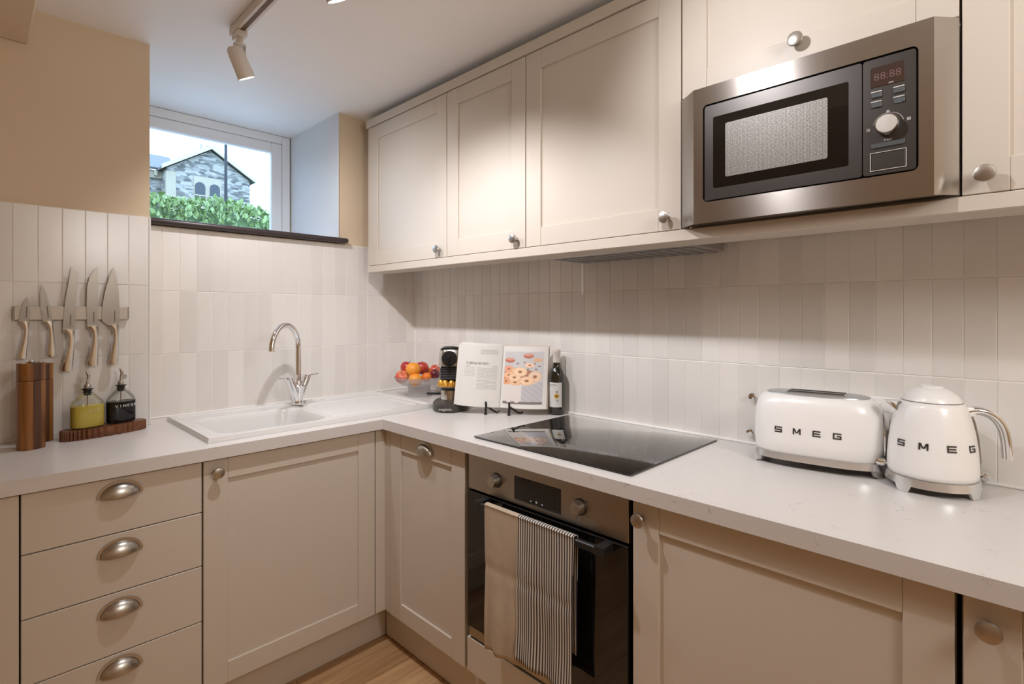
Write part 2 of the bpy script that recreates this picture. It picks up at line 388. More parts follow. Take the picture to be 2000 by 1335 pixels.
MB().loft([[(-12, 1.1, ez-.02), (-12, 5, 5.6), (-12, 5, 5.75), (-12, 1.0, ez+.12)], [(-1.5, 1.1, ez-.02), (-1.5, 5, 5.6), (-1.5, 5, 5.75), (-1.5, 1.0, ez+.12)]]).build('wing_roof', M_slate, house)
MB().box(-12, -hw+.05, 1.35, 1.62, ez-.55, ez-.03, .02, 1).build('eaves_band', M_pale, house)
for q in range(9): MB().box(-3.2-q*.55, -3.0-q*.55, 1.15, 1.4, ez-.42, ez-.05, .02, 1).build('corbel', M_pale, house)

# ------------------------------------------------------------------ track light with spot heads
track = MB().box(-.018, .018, -1.75, 0, -.030, -.001, .002, 1)
tr = thing('track_light', 'white ceiling track carrying spotlights, beside the window recess', 'track light', (-1.083, -.455, CZ))
track.build('rail', M_lamp, tr)
MB().box(-.007, .007, -1.73, -.03, -.0308, -.029).build('slot', P('slot_brown', (.16, .10, .06), .6), tr)
HEADS = [(-.505, (.46, .12, -.88), .80, 150), (-1.165, (.47, .12, -.87), 1.72, 114), (-1.74, (.73, -.48, -.48), .70, 118)]
for i, (hy, ax, pw_, cone) in enumerate(HEADS):
    lab = ['white tilted spotlight head at the window end of the track', 'second spotlight head on the track, cut off by the top edge'][i] if i < 2 else 'third spotlight head at the far end of the ceiling track'
    h = thing('spotlight', lab, 'spotlight', (-1.083, hy, CZ-.031), 0, 'spotlights on the ceiling track')
    MB().box(-.016, .016, -.032, .032, -.020, 0, .003, 1).build('adapter', M_lamp, h)
    yk = MB().tube([(0, 0, -.015), (0, 0, -.04)], .011, 10).box(-.019, .019, -.010, .010, -.046, -.036, .003, 1)
    yk.box(.0145, .0185, -.009, .009, -.10, -.038, .002, 1).box(-.0185, -.0145, -.009, .009, -.062, -.038, .002, 1); yk.build('bracket', M_lamp, h)
    a = Vector(ax).normalized(); q = Vector((0, 0, -1)).rotation_difference(a).to_matrix().to_4x4()
    piv = Vector((-.006, 0, -.085))
    body = MB().lathe([(.004, .036), (.019, .034), (.025, .026), (.027, .01), (.029, -.066), (.0295, -.070), (.026, -.070), (.024, -.058)], 32, cap1=False)
    body.xf(T(*piv) @ q).build('shade', M_lamp, h)
    MB().lathe([(.0255, -.066), (.0255, -.0695)], 28).xf(T(*piv) @ q).build('lens', M_emit, h)
    MB().lathe([(.004, 0), (.004, .006)], 10).xf(T(.0185, 0, -.09) @ RY(90)).build('pivot_screw', P('brass_screw', (.45, .33, .15), .4, 1.0), h)
    ld = bpy.data.lights.new('spot_lamp', 'SPOT'); ld.energy = SPOT_W*pw_; ld.color = SPOT_COL
    ld.spot_size = math.radians(cone); ld.spot_blend = .7; ld.shadow_soft_size = .022
    lo = bpy.data.objects.new('spot_lamp', ld); COL.objects.link(lo); lo.parent = h
    lo.location = piv+a*.078; lo.rotation_euler = a.to_track_quat('-Z', 'Y').to_euler()

# fill light added to brighten the room: glass globe unseen behind the camera
lt = thing('fill_globe', 'added fill light, a large clear glass globe unseen behind the camera', 'fill light', (-1.0, -3.3, 1.75))
MB().ball((0, 0, .20), .20, n=28, m=16).build('globe', glassy('globe_glass', (1, 1, 1), .0), lt, 80)
ld = bpy.data.lights.new('fill_lamp', 'POINT'); ld.energy = FILL_W; ld.color = (1, .995, .97); ld.shadow_soft_size = .19
lo = bpy.data.objects.new('fill_lamp', ld); COL.objects.link(lo); lo.parent = lt; lo.location = (0, 0, .20)
MB().lathe([(.004, .39), (.003, CZ-1.78), (.04, CZ-1.775), (.04, CZ-1.752)], 16).build('cord', M_wplast, lt)
# ------------------------------------------------------------------ cabinets
knob_me = MB().lathe([(.008, 0), (.0075, .006), (.006, .012), (.008, .017), (.0155, .020), (.0175, .0235), (.016, .027), (.010, .0288), (.002, .0292)], 28).xf(RX(90)).mesh('knob')   # faces -Y
def cup_mesh(a=.046, b=.036, d=.024, fl=.007):
    mb = MB(); n, m = 22, 9
    def shell(k):
        return [[(a*k*math.cos(t)*math.cos(p), -d*k*math.sin(p)-.001, b*k*math.sin(t)*math.cos(p) if k == 1 else b*k*math.sin(t)*math.cos(p)) for t in [PI*i/n for i in range(n+1)]] for p in [PI/2*.985*j/m for j in range(m+1)]]
    mb.loft(shell(1), False, False, closed=False); mb.loft(shell(.93), False, False, closed=False)
    o = [((a+fl)*math.cos(t), -.0035, (b+fl)*math.sin(t)) for t in [PI*i/n for i in range(n+1)]]
    o2 = [(x, 0, z) for x, y_, z in o]
    i_ = [(a*math.cos(t), -.0035, b*math.sin(t)) for t in [PI*i/n for i in range(n+1)]]
    mb.loft([o2, o, i_], False, False, closed=False)
    # lower lip joining the two shells, slightly dropped in the middle
    lo = [(a*math.cos(p)*s, -d*math.sin(p)-.001, 0) for s in (1,) for p in [PI*j/18 for j in range(19)]]
    li = [(x*.93, y_*.93, z) for x, y_, z in lo]
    mb.loft([lo, li], False, False, closed=False)
    return mb.mesh('cup_handle', 50)
cup_me = cup_mesh()
RECESS = .007
def shaker(parent, x0, x1, z0, z1, knob=None, cup=None, sw=.070, rw=.066, name='door', yf=-.02):
    """framed door from x0..x1, z0..z1, front face at yf; panel is the door mesh, frame members and handle are its pieces"""
    d = MB().box(x0+sw-.004, x1-sw+.004, yf+RECESS, yf+.018, z0+rw-.004, z1-rw+.004).build(name, M_cab, parent)
    for a, b in ((x0, x0+sw), (x1-sw, x1)): MB().box(a, b, yf, yf+.0195, z0, z1, .0013, 1).build('stile', M_cab, d)
    for a, b in ((z0, z0+rw), (z1-rw, z1)): MB().box(x0+sw+.0003, x1-sw-.0003, yf+.0003, yf+.0195, a, b, .0013, 1).build('rail', M_cab, d)
    if knob: o = link('knob', knob_me, M_nickel, d, (knob[0], yf, knob[1])); o['label'] = 'round brushed nickel knob'
    if cup: o = link('cup_handle', cup_me, M_nickel, d, (cup[0], yf, cup[1])); o['label'] = 'brushed nickel cup handle'
    return d
def slab(parent, x0, x1, z0, z1, cup=None, name='drawer', yf=-.02):
    d = MB().box(x0, x1, yf, yf+.0195, z0, z1, .0013, 1).build(name, M_cab, parent)
    if cup: o = link('cup_handle', cup_me, M_nickel, d, (cup[0], yf, cup[1])); o['label'] = 'brushed nickel cup handle'
    return d
M_carc = P('carcass_board', (.30, .25, .20), .6)
def carcass(parent, w, z0, z1, depth, top=False, m=None):
    mb = MB().box(.001, .018, .001, depth, z0, z1).box(w-.018, w-.001, .001, depth, z0, z1).box(.018, w-.018, .001, depth, z0, z0+.018).box(.018, w-.018, depth-.008, depth, z0+.018, z1)
    if top: mb.box(.018, w-.018, .001, depth-.008, z1-.018, z1)
    return mb.build('carcass', m or M_carc, parent)
SY = -.618        # carcass front plane of the sink run
RXP = -.570       # carcass front plane of the hob run
DB, DT = .150, .866
def unit_l(name, label, cat, xl, w): return thing(name, label, cat, (xl, SY, 0), 0)
def unit_r(name, label, cat, yl): return thing(name, label, cat, (RXP, yl, 0), -90)

u = unit_l('base_cabinet', 'base cabinet cut off at the left edge, beside the drawers', 'cabinet', -2.249, .60)
carcass(u, .60, .15, .868, .47); shaker(u, .002, .6005, DB, DT, knob=(.035, .83))
u = unit_l('drawer_unit', 'greige base unit with four plain drawers and cup handles', 'drawer unit', -1.647, .413)
carcass(u, .413, .15, .868, .47)
for a, b, hz in ((.712, DT, .815), (.547, .709, .652), (.376, .544, .486), (DB, .373, .322)): slab(u, .0025, .4105, a, b, cup=(.2065, hz))
u = unit_l('base_cabinet', 'framed base cabinet under the sink with knob at upper left', 'cabinet', -1.233, .602)
carcass(u, .602, .15, .868, .60); shaker(u, .0015, .5995, DB, DT, knob=(.038, .828))
u = thing('corner_post', 'greige upright filler post in the inner corner between the base cabinets', 'filler post', (-.63, SY, 0))
MB().box(.0005, .0425, -.0195, 0, DB, DT, .001, 1).box(.0425, .0600, -.0598, 0, DB, DT, .001, 1).build('filler', M_cab, u)
u = unit_r('base_cabinet', 'narrow framed base cabinet with a centred cup handle, left of the oven', 'cabinet', -.679)
carcass(u, .447, .15, .868, .55); shaker(u, .0015, .4455, DB, DT, cup=(.223, .818))
u = unit_r('base_cabinet', 'wide framed base cabinet right of the oven with knob at upper left', 'cabinet', -1.760)
carcass(u, .613, .15, .868, .55); shaker(u, .0015, .611, DB, DT, knob=(.027, .826))
u = unit_r('base_cabinet', 'base cabinet at the lower right corner of the picture', 'cabinet', -2.378)
carcass(u, .60, .15, .868, .55); shaker(u, .004, .598, DB, DT, knob=(.036, .824))
pl1 = tag(MB().box(-2.25, -.541, -.568, -.552, .004, .1495, .001, 1).build('plinth', M_cab), 'greige kickboard below the sink and drawer units', 'kickboard')
pl2 = tag(MB().box(-.540, -.524, -2.98, -.5685, .004, .1495, .001, 1).build('plinth', M_cab), 'greige kickboard below the oven run', 'kickboard')
struct(MB().box(-2.25, -.5405, -.5500, -.5450, 0, .004).box(-.523, -.518, -2.98, -.545, 0, .004).build('trim_6', M_gap))

# worktop: one L-shaped slab with a cut-out for the sink
YF, XF = -.658, -.6116
mb = MB()
SX0, SX1, SY0, SY1 = -1.165, -.36, -.545, -.13
mb.box(-2.3, SX0, YF, PIER_Y-.001, .872, WT); mb.box(PIER_X+.003, SX0, PIER_Y-.001, -.001, .872, WT)
mb.box(SX0, SX1, YF, SY0, .872, WT); mb.box(SX0, SX1, SY1, -.001, .872, WT); mb.box(SX1, -.001, YF, -.001, .872, WT)
mb.box(XF, -.001, -3.0, YF, .872, WT)
tag(mb.build('worktop', M_top), 'pale speckled stone-look L-shaped worktop', 'worktop')

# ------------------------------------------------------------------ wall cabinets
WX = -.317; WZ0, WZ1 = 1.561, 2.254
def unit_w(name, label, cat, yl, z=WZ0): return thing(name, label, cat, (WX, yl, z), -90)
H = WZ1-WZ0
def wallbox(u, w, h): return carcass(u, w, .002, h-.002, .308, True, M_cab)
u = unit_w('wall_cabinet', 'framed wall cabinet nearest the window, knob at lower right', 'cabinet', -.090)
wallbox(u, .622, H); shaker(u, .010, .6195, .001, H-.002, knob=(.577, .035))
MB().box(-.012, .008, -.018, .10, -.002, H, .001, 1).build('end_panel', M_cab, u)
u = unit_w('wall_cabinet', 'narrow middle framed wall cabinet with knob at lower right', 'cabinet', -.7125)
wallbox(u, .452, H); shaker(u, .001, .4505, .001, H-.002, knob=(.408, .035))
u = unit_w('wall_cabinet', 'framed wall cabinet left of the microwave, above the hob', 'cabinet', -1.1655)
wallbox(u, .597, H); shaker(u, .001, .5955, .001, H-.002, knob=(.556, .036))
u = unit_w('microwave_housing', 'wall unit housing the microwave, with lift-up flap door above it', 'cabinet', -1.7635)
MB().box(.001, .018, .001, .30, .002, H-.002).box(.579, .596, .001, .30, .002, H-.002).box(.018, .579, .292, .30, .002, H-.002).box(.018, .579, .001, .292, .002, .010).box(.018, .579, .001, .292, .361, .377).box(.018, .579, .001, .292, H-.02, H-.002).build('carcass', M_cab, u)
shaker(u, .001, .5955, .364, H-.002, knob=(.298, .418), name='flap_door')
u = unit_w('wall_cabinet', 'framed wall cabinet at the right edge beyond the microwave', 'cabinet', -2.3625)
wallbox(u, .5, H); shaker(u, .001, .499, .001, H-.002, knob=(.036, .036))
tag(MB().box(-.345, -.24, -2.87, -.072, WZ1+.0005, WZ1+.038, .002, 1).build('cornice', M_cab), 'painted cornice strip along the top of the wall cabinets', 'cornice')
tag(MB().box(-.338, -.225, -2.87, -.074, 1.527, 1.5605, .0025, 1).build('pelmet', M_cab), 'painted pelmet board under the wall cabinets', 'pelmet')
ex = thing('extractor_hood', 'slim grey extractor built in under the wall cabinet above the hob', 'extractor', (-.17, -1.46, 1.526))
MB().box(-.05, .155, -.29, .29, .0, .034, .003, 1).build('housing', P('grey_steel', (.45, .43, .41), .4, .7), ex)
for i in range(12): MB().box(-.04, .145, -.275+.046*i, -.238+.046*i, -.003, .001, .001, 1).build('slat', P('filter_grey', (.30, .29, .28), .5, .6), ex)

# ------------------------------------------------------------------ built-in microwave
mw = thing('microwave', 'stainless steel built-in microwave with round dial and dark door', 'microwave', (-.336, -1.7635, 1.562), -90)
def rrect(x0, x1, z0, z1, r, n=5):
    out = []
    for cx, cz, a0 in ((x1-r, z0+r, -90), (x1-r, z1-r, 0), (x0+r, z1-r, 90), (x0+r, z0+r, 180)):
        for k in range(n+1):
            a = math.radians(a0+90*k/n); out.append((cx+r*math.cos(a), cz+r*math.sin(a)))
    return out
D = .042
# trim frame: bevelled left and right flanks, hole with rounded corners
fr = MB(); N = 6
hole = rrect(.080, .535, .056, .312, .012, N-1)
outer = []
L0, L1, B0, B1 = .054, .560, .002, .360
for (cx, cz), cnt in (((L1, B0), N), ((L1, B1), N), ((L0, B1), N), ((L0, B0), N)): outer += [(cx, cz)]*cnt
def mapo(side):   # fan outer corners so every hole vertex has a partner on the rim
    return outer
bmv = fr.bm
vi = [bmv.verts.new((x, -D, z)) for x, z in hole]; vb = [bmv.verts.new((x, -D+.02, z)) for x, z in hole]
co = [bmv.verts.new((x, -D, z)) for x, z in ((L1, B0), (L1, B1), (L0, B1), (L0, B0))]
nh = len(hole)
for i in range(nh):
    j = (i+1) % nh; bmv.faces.new((vi[i], vi[j], vb[j], vb[i])); ci = i//N; cj = j//N
    if ci == cj: bmv.faces.new((co[ci], vi[j], vi[i]))
    else: bmv.faces.new((co[ci], co[cj], vi[j], vi[i]))
bk = [bmv.verts.new(p) for p in ((.596, -.001, B0), (.596, -.001, B1), (.0005, -.001, B1), (.0005, -.001, B0))]
for i in range(4): j = (i+1) % 4; bmv.faces.new((co[j], co[i], bk[i], bk[j]))
fr.build('trim_frame', M_steel, mw, 20)
MB().box(.03, .566, -.022, .28, .012, .350).build('cavity_body', M_black, mw)
dr = MB().prism(rrect(.084, .4365, .060, .308, .006), -D+.002, -.024).build('door', M_dsteel, mw, 30)
MB().prism(rrect(.107, .411, .090, .275, .004), -D+.0008, -D+.004).build('door_window', M_bglass, dr, 30)
def mesh_mat():
    m = P('perforated_screen', (.45, .43, .41), .45, .3); n = m.node_tree.nodes; l = m.node_tree.links; b = n['Principled BSDF']
    tc = n.new('ShaderNodeTexCoord'); v = n.new('ShaderNodeTexVoronoi'); v.inputs['Scale'].default_value = 330; v.inputs['Randomness'].default_value = .25
    l.new(tc.outputs['Object'], v.inputs['Vector'])
    cr = n.new('ShaderNodeValToRGB'); cr.color_ramp.elements[0].position = .25; cr.color_ramp.elements[0].color = (.09, .082, .075, 1); cr.color_ramp.elements[1].position = .6; cr.color_ramp.elements[1].color = (.36, .34, .315, 1)
    l.new(v.outputs['Distance'], cr.inputs['Fac']); l.new(cr.outputs['Color'], b.inputs['Base Color']); return m
MB().prism(rrect(.139, .371, .114, .252, .004), -D+.0003, -D+.002).build('door_screen', mesh_mat(), dr, 30)
cp = MB().prism(rrect(.4385, .531, .060, .308, .006), -D+.002, -.024).build('control_panel', M_dsteel, mw, 30)
MB().box(.453, .5125, -D+.0006, -D+.003, .2465, .290, .001, 1).build('display', P('display_brown', (.045, .024, .018), .2), cp)
tm = text_mesh('88:88', .022, .0003); link('display_digits', tm, P('led_dim', (.13, .065, .05), .4, emit=((.6, .3, .25), .015)), cp, (.4825, -D+.0004, .2605))
tm = text_mesh('min', .006, .0002); link('display_caption', tm, P('pale_print', (.65, .63, .6), .5), cp, (.489, -D+.0004, .2485))
for bx in (.453, .4925):
    for bz in (.224, .203):
        bt = MB().box(bx, bx+.020, -D-.0016, -D+.003, bz, bz+.010, .0015, 1).build('button', P('button_slate', (.10, .115, .125), .3, .3), cp)
        MB().box(bx, bx+.019, -D+.0012, -D+.0025, bz+.0125, bz+.0145).build('button_caption', P('pale_print', (.65, .63, .6), .5), bt)
kb = MB().lathe([(.0215, 0), (.021, .016), (.0195, .020), (.001, .0203)], 36).xf(T(.4835, -D+.002, .160) @ RX(90)).build('dial', M_chrome, cp)
MB().lathe([(.0185, .0201), (.0180, .0208), (.001, .0209)], 36).xf(T(.4835, -D+.002, .160) @ RX(90)).build('dial_face', P('spun_steel', (.80, .81, .79), .35, .9, var=.1, scale=60), kb)
for (px, pz, s) in ((.4835, .190, .005), (.4485, .158, .006), (.519, .166, .006)):
    mbx = MB(); frame(mbx, px-s/2, px+s/2, pz-s/2, pz+s/2, .0009, -D+.001, -D+.003, 0); mbx.box(px-s*.18, px+s*.18, -D+.001, -D+.003, pz-s*.18, pz+s*.18).build('dial_icon', P('pale_print', (.65, .63, .6), .5), cp)
MB().tube([(.4835+.0275*math.cos(math.radians(a)), -D+.0018, .160+.0275*math.sin(math.radians(a))) for a in range(15, 171, 8)], .0005, 5).build('dial_scale', P('pale_print', (.65, .63, .6), .5), cp)
MB().box(.453, .5125, -D-.001, -D+.003, .116, .126, .001, 1).build('start_button', P('button_slate', (.10, .115, .125), .3, .3), cp)
tm = text_mesh('START', .005, .0002); link('button_caption', tm, P('pale_print', (.65, .63, .6), .5), cp, (.4835, -D+.0016, .129))
mbx = MB(); frame(mbx, .4515, .515, .068, .107, .0011, -D+.0003, -D+.003, 0).build('release_button_rim', P('pale_print', (.65, .63, .6), .5), cp)
MB().box(.4535, .513, -D+.0001, -D+.003, .070, .105, .001, 1).build('release_button', M_dsteel, cp)

# ------------------------------------------------------------------ built-in oven with drawer below
ov = thing('oven', 'built-in oven with black glass door and two dials', 'oven', (RXP, -1.1335, 0), -90)
MB().box(.012, .616, .002, .54, .268, .864).build('oven_body', M_black, ov)
op = MB().box(.012, .616, -.021, .0, .753, .864, .001, 1).build('control_panel', M_panel, ov)
MB().box(.221, .401, -.0222, -.019, .767, .838, .001, 1).build('display', M_bglass, op)
for i, dx in enumerate((-.022, 0, .022)): MB().box(.311+dx-.003, .311+dx+.003, -.0226, -.0218, .776, .782 if i == 1 else .779).build('display_icon', P('icon_blue', (.3, .4, .5), .5, emit=((.4, .5, .6), .15)), op)
for kx in (.143, .466):
    kk = MB().lathe([(.0205, .0), (.0195, .010), (.017, .020), (.016, .024), (.001, .0245)], 28).xf(T(kx, -.021, .806) @ RX(90)).build('dial', M_nickel, op)
    MB().lathe([(.0235, .0), (.022, .004), (.0195, .0045)], 28).xf(T(kx, -.021, .806) @ RX(90)).build('dial_collar', M_dsteel, kk)
    for a in range(0, 360, 36): MB().box(kx+.031*math.cos(math.radians(a))-.0012, kx+.031*math.cos(math.radians(a))+.0012, -.0216, -.0205, .806+.031*math.sin(math.radians(a))-.0012, .806+.031*math.sin(math.radians(a))+.0012).build('dial_mark', P('mark_dark', (.06, .055, .05), .5), op)
MB().box(.012, .616, -.004, .0, .747, .753).build('vent_gap', M_gap, ov)
od = MB().box(.012, .616, -.025, -.001, .304, .746, .002, 1).build('door', M_bglass, ov)
MB().box(.012, .616, -.020, .0, .270, .303, .002, 1).build('bottom_trim', M_panel, ov)
hd = MB().box(.093, .577, -.072, -.057, .722, .742, .003, 1).build('handle', M_black, od)
for hx in (.093, .549): MB().loft([[(hx+.002, -.024, .744), (hx+.026, -.024, .744), (hx+.026, -.024, .724), (hx+.002, -.024, .724)], [(hx, -.0725, .7435), (hx+.028, -.0725, .7435), (hx+.028, -.0725, .7215), (hx, -.0725, .7215)]]).build('handle_bracket', M_black, hd)
u = unit_r('plain_drawer', 'plain low drawer front below the oven', 'drawer', -1.1335)
slab(u, .003, .6235, DB, .262, name='drawer_front')
MB().box(.004, .022, .001, .5, .15, .262).box(.604, .622, .001, .5, .15, .262).box(.022, .604, .001, .5, .15, .165).build('drawer_box', M_carc, u)

# tea towels over the oven handle
def towel(name, label, x0, x1, zf, zb, mat, seed, skew=0.0, nx=40):
    rnd = random.Random(seed); ph = [rnd.uniform(0, 6) for _ in range(4)]
    path = []
    ns = 34
    for i in range(ns+1): path.append((-.0735, zf+(.742-zf)*i/ns, 1-i/ns))
    for k in range(1, 8):
        a = PI*k/8; path.append((-.0645-.011*math.cos(a), .742+.0075*math.sin(a), 0))
    for i in range(12): path.append((-.0535, .742-(.742-zb)*i/11, i/22))
    mb = MB(); rings = []
    for (py, pz, w) in path:
        ring = []
        for i in range(nx+1):
            s = i/nx; x = x0+(x1-x0)*s
            front = py < -.066
            d = (.0035*math.sin(s*7+ph[0])+.0025*math.sin(s*15+ph[1]+pz*5)+.002*math.sin(pz*21+ph[2]))*w*1.4
            if front: d = d-.003*w+.0022*math.exp(-((pz-.56)/.012)**2)
            xx = x+(skew*w*(pz-.742))+.003*math.sin(pz*9+ph[3])*w
            ring.append((xx, py+min(d, .006 if front else .004), pz-(.005*math.sin(s*3+ph[2])*w**4 if front else 0)))
        rings.append(ring)
    mb.loft(rings, False, False, closed=False)
    o = mb.build(name, mat, None, 60); o.location = (RXP, -1.1335, 0); o.rotation_euler = (0, 0, -PI/2)
    md = o.modifiers.new('thickness', 'SOLIDIFY'); md.thickness = .0022; md.offset = -1
    return tag(o, label, 'tea towel', 'tea towels on the oven handle')
def stripe_mat():
    m = P('striped_cotton', (.60, .54, .46), .9, var=.06, scale=60); n = m.node_tree.nodes; l = m.node_tree.links; b = n['Principled BSDF']
    src = b.inputs['Base Color'].links[0].from_socket
    tc = n.new('ShaderNodeTexCoord'); sp = n.new('ShaderNodeSeparateXYZ'); l.new(tc.outputs['Object'], sp.inputs['Vector'])
    a = n.new('ShaderNodeMath'); a.operation = 'MULTIPLY'; a.inputs[1].default_value = 1/.0088; l.new(sp.outputs['X'], a.inputs[0])
    f = n.new('ShaderNodeMath'); f.operation = 'FRACT'; l.new(a.outputs['Value'], f.inputs[0])
    g = n.new('ShaderNodeMath'); g.operation = 'GREATER_THAN'; g.inputs[1].default_value = .52; l.new(f.outputs['Value'], g.inputs[0])
    mx = n.new('ShaderNodeMix'); mx.data_type = 'RGBA'; mx.inputs['B'].default_value = (.045, .040, .045, 1)
    l.new(g.outputs['Value'], mx.inputs['Factor']); l.new(src, mx.inputs['A']); l.new(mx.outputs['Result'], b.inputs['Base Color']); return m
towel('tea_towel', 'plain beige linen tea towel hanging on the oven handle', .146, .287, .312, .40, P('beige_linen', (.48, .385, .285), .95, var=.12, scale=25, bump=.3, bscale=500), 3)
towel('tea_towel', 'narrow-striped black and white tea towel on the oven handle', .286, .485, .335, .43, stripe_mat(), 5, .02)

# ------------------------------------------------------------------ induction hob
hb = thing('induction_hob', 'black glass induction hob set on the worktop', 'hob', (-.562, -1.137, WT), -90)
MB().box(.004, .597, .004, .522, .0, .0022).build('seal', M_gap, hb)
MB().box(0, .601, 0, .526, .0022, .0062, .0018, 2).build('glass_top', M_hob, hb)

# ------------------------------------------------------------------ sink and tap
def smooth(a, b, x):
    t = max(0, min(1, (x-a)/(b-a))); return t*t*(3-2*t)
def rsd(x, y, x0, x1, y0, y1, r):
    cx, cy = (x0+x1)/2, (y0+y1)/2; qx = abs(x-cx)-(x1-x0)/2+r; qy = abs(y-cy)-(y1-y0)/2+r
    return math.hypot(max(qx, 0), max(qy, 0))+min(max(qx, qy), 0)-r
sk = thing('sink', 'white inset sink with bowl and ribbed drainer', 'sink', (-1.205, -.595, WT))
SL, SD = .905, .505
def sink_z(x, y):
    z = .017
    z -= .006*smooth(0, -.012, rsd(x, y, .018, SL-.018, .018, SD-.018, .03))           # raised outer rim
    d = rsd(x, y, .055, .435, .060, SD-.115, .06)
    z -= .150*smooth(.004, -.040, d)
    d2 = rsd(x, y, .455, SL-.045, .055, SD-.075, .04)
    k = smooth(.0, -.015, d2)
    z -= k*(.006+.002*math.sin((y-.05)/.022*PI)*smooth(-.01, -.03, d2))
    return z
nx, ny = 181, 101
vs = []; fs = []
def ed(i, n, L):   # denser toward nothing in particular, plain grid
    return L*i/(n-1)
for j in range(ny):
    for i in range(nx): xx, yy = ed(i, nx, SL), ed(j, ny, SD); vs.append((xx, yy, sink_z(xx, yy)))
for j in range(ny-1):
    for i in range(nx-1): a = j*nx+i; fs.append((a, a+1, a+nx+1, a+nx))
bd = [i for i in range(nx)]+[j*nx+nx-1 for j in range(1, ny)]+[(ny-1)*nx+i for i in range(nx-2, -1, -1)]+[j*nx for j in range(ny-2, 0, -1)]
base = len(vs)
for i in bd: x, y, z = vs[i]; vs.append((x+(.003 if x > SL/2 else -.003), y+(.003 if y > SD/2 else -.003), .004))
for i in bd: x, y, z = vs[i]; vs.append((x+(.003 if x > SL/2 else -.003), y+(.003 if y > SD/2 else -.003), .0005))
nb = len(bd)
for k_ in range(nb):
    q = (k_+1) % nb; fs.append((bd[q], bd[k_], base+k_, base+q)); fs.append((base+q, base+k_, base+nb+k_, base+nb+q))
me = bpy.data.meshes.new('basin'); me.from_pydata(vs, [], fs); me.polygons.foreach_set('use_smooth', [True]*len(me.polygons)); me.set_sharp_from_angle(angle=math.radians(50))
link('basin', me, M_sink, sk)
MB().lathe([(.042, -.1325), (.042, -.130), (.036, -.129), (.030, -.1315), (.002, -.132)], 28, (.245, .225, 0)).build('drain', M_chrome, sk)
tp = thing('mixer_tap', 'chrome swan-neck mixer tap with two thin levers behind the sink', 'tap', (-.735, -.178, WT+.0165), 18)
MB().lathe([(.021, 0), (.0215, .004), (.020, .012), (.019, .020), (.022, .055), (.027, .080), (.024, .086), (.018, .090)], 28).build('body', M_chrome, tp)
for s in (-1, 1):
    a_ = MB().tube([(s*.004, 0, .018), (s*.018, 0, .050), (s*.036, 0, .092), (s*.0415, 0, .104)], [.016, .017, .0165, .016], 20).build('valve_arm', M_chrome, tp)
    cpv = MB().tube([(s*.042, 0, .105), (s*.049, 0, .121)], [.0185, .017], 20).build('handle_cap', M_chrome, tp)
    MB().tube([(s*.045, 0, .118), (s*.075, -.004, .1215), (s*.105, -.008, .1235)], [.0042, .0034, .003], 10).build('lever', M_chrome, cpv)
pts = [(0, 0, .08), (0, 0, .16), (0, 0, .250)]+[(-.946*.100*(1-math.cos(t)), -.323*.100*(1-math.cos(t)), .250+.098*math.sin(t)) for t in [PI*k/16 for k in range(1, 16)]]
pts += [(-.946*.2005, -.323*.2005, .245)]
MB().tube(pts, .0125, 20).build('spout', M_chrome, tp)
MB().lathe([(.020, .086), (.0175, .098), (.0135, .104)], 24).build('collar', M_chrome, tp)

# ------------------------------------------------------------------ knives on magnetic strip
kr = thing('knife_rack', 'long brushed steel magnetic knife strip on the tiled pier', 'knife rack', (-1.4885, PIER_Y-.001, 1.302))
MB().box(-.150, .151, -.014, .0, .0, .046, .002, 1).build('bar', P('satin_strip', (.50, .44, .37), .5, .4, var=.04, scale=30, stretch=(1, 1, 20)), kr)
for s in (-.152, .151): MB().box(s, s+.0015, -.014, 0, .001, .045).build('end_cap', P('satin_strip_end', (.36, .32, .28), .4, .8), kr)
M_blade = P('knife_blade', (.25, .225, .20), .33, 1.0, var=.06, scale=30, stretch=(20, 1, 1)); M_hand = P('knife_handle_steel', (.66, .63, .60), .16, 1.0, var=.02)
def knife(label, x, ztip, zb, zend, outline, tilt, hwid, mirror=False):
    """outline: blade polygon in (u across, v 0 bolster..1 tip), scaled to the blade length; rests on the strip"""
    k = thing('kitchen_knife', label, 'knife', (x, PIER_Y-.0155, zb), 0, 'knives on the magnetic strip'); k.rotation_euler = (0, math.radians(tilt), 0)
    L = ztip-zb
    b = MB(); ft = [(u*1.2, v*L) for u, v in outline]
    b.prism(ft, -.0018, -.0002, 'y').build('blade', M_blade, k)
    MB().box(hwid*.05, hwid*.05+.0035, -.0021, -.0015, .012, .050).build('blade_mark', P('etched_mark', (.16, .14, .12), .5, .6), k)
    h = zb-zend; rings = []
    prof = [(0, 1.02), (.03, 1.0), (.07, .82), (.12, .64), (.24, .54), (.42, .60), (.60, .72), (.78, .86), (.90, .95), (.97, .96), (1.0, .86)]
    for v, w in prof:
        off = .5*(1-w)-.10*max(0, v-.5)
        rings.append([(off*hwid+q[0], q[1], -v*h) for q in sup(hwid*w*.5, .0080*(.85+.3*v), 0, 2.4, 20, (0, -.0088))])
    MB().loft(rings).build('handle', M_hand, k, 50)
    return k
knife('small paring knife at the left end of the magnetic strip', -1.613, 1.380, 1.298, 1.178, [(-.011, 0), (.0085, 0), (.0095, .35), (.007, .7), (.002, 1.0), (-.004, .78), (-.0105, .35)], 3, .0235)
knife('utility knife with pointed blade, second from left on the strip', -1.557, 1.422, 1.299, 1.181, [(-.0095, 0), (.0105, 0), (.0085, .35), (.004, .75), (-.003, 1.0), (-.009, .72), (-.0115, .35)], -5, .0245)
knife('bread knife with slanted square tip, middle of the strip', -1.503, 1.483, 1.270, 1.130, [(-.013, 0), (.0135, 0), (.0135, .3), (.0145, .6), (.0165, .92), (.010, .955), (.0, 1.0), (-.004, .8), (-.0105, .45), (-.0125, .2)], 2, .0315)
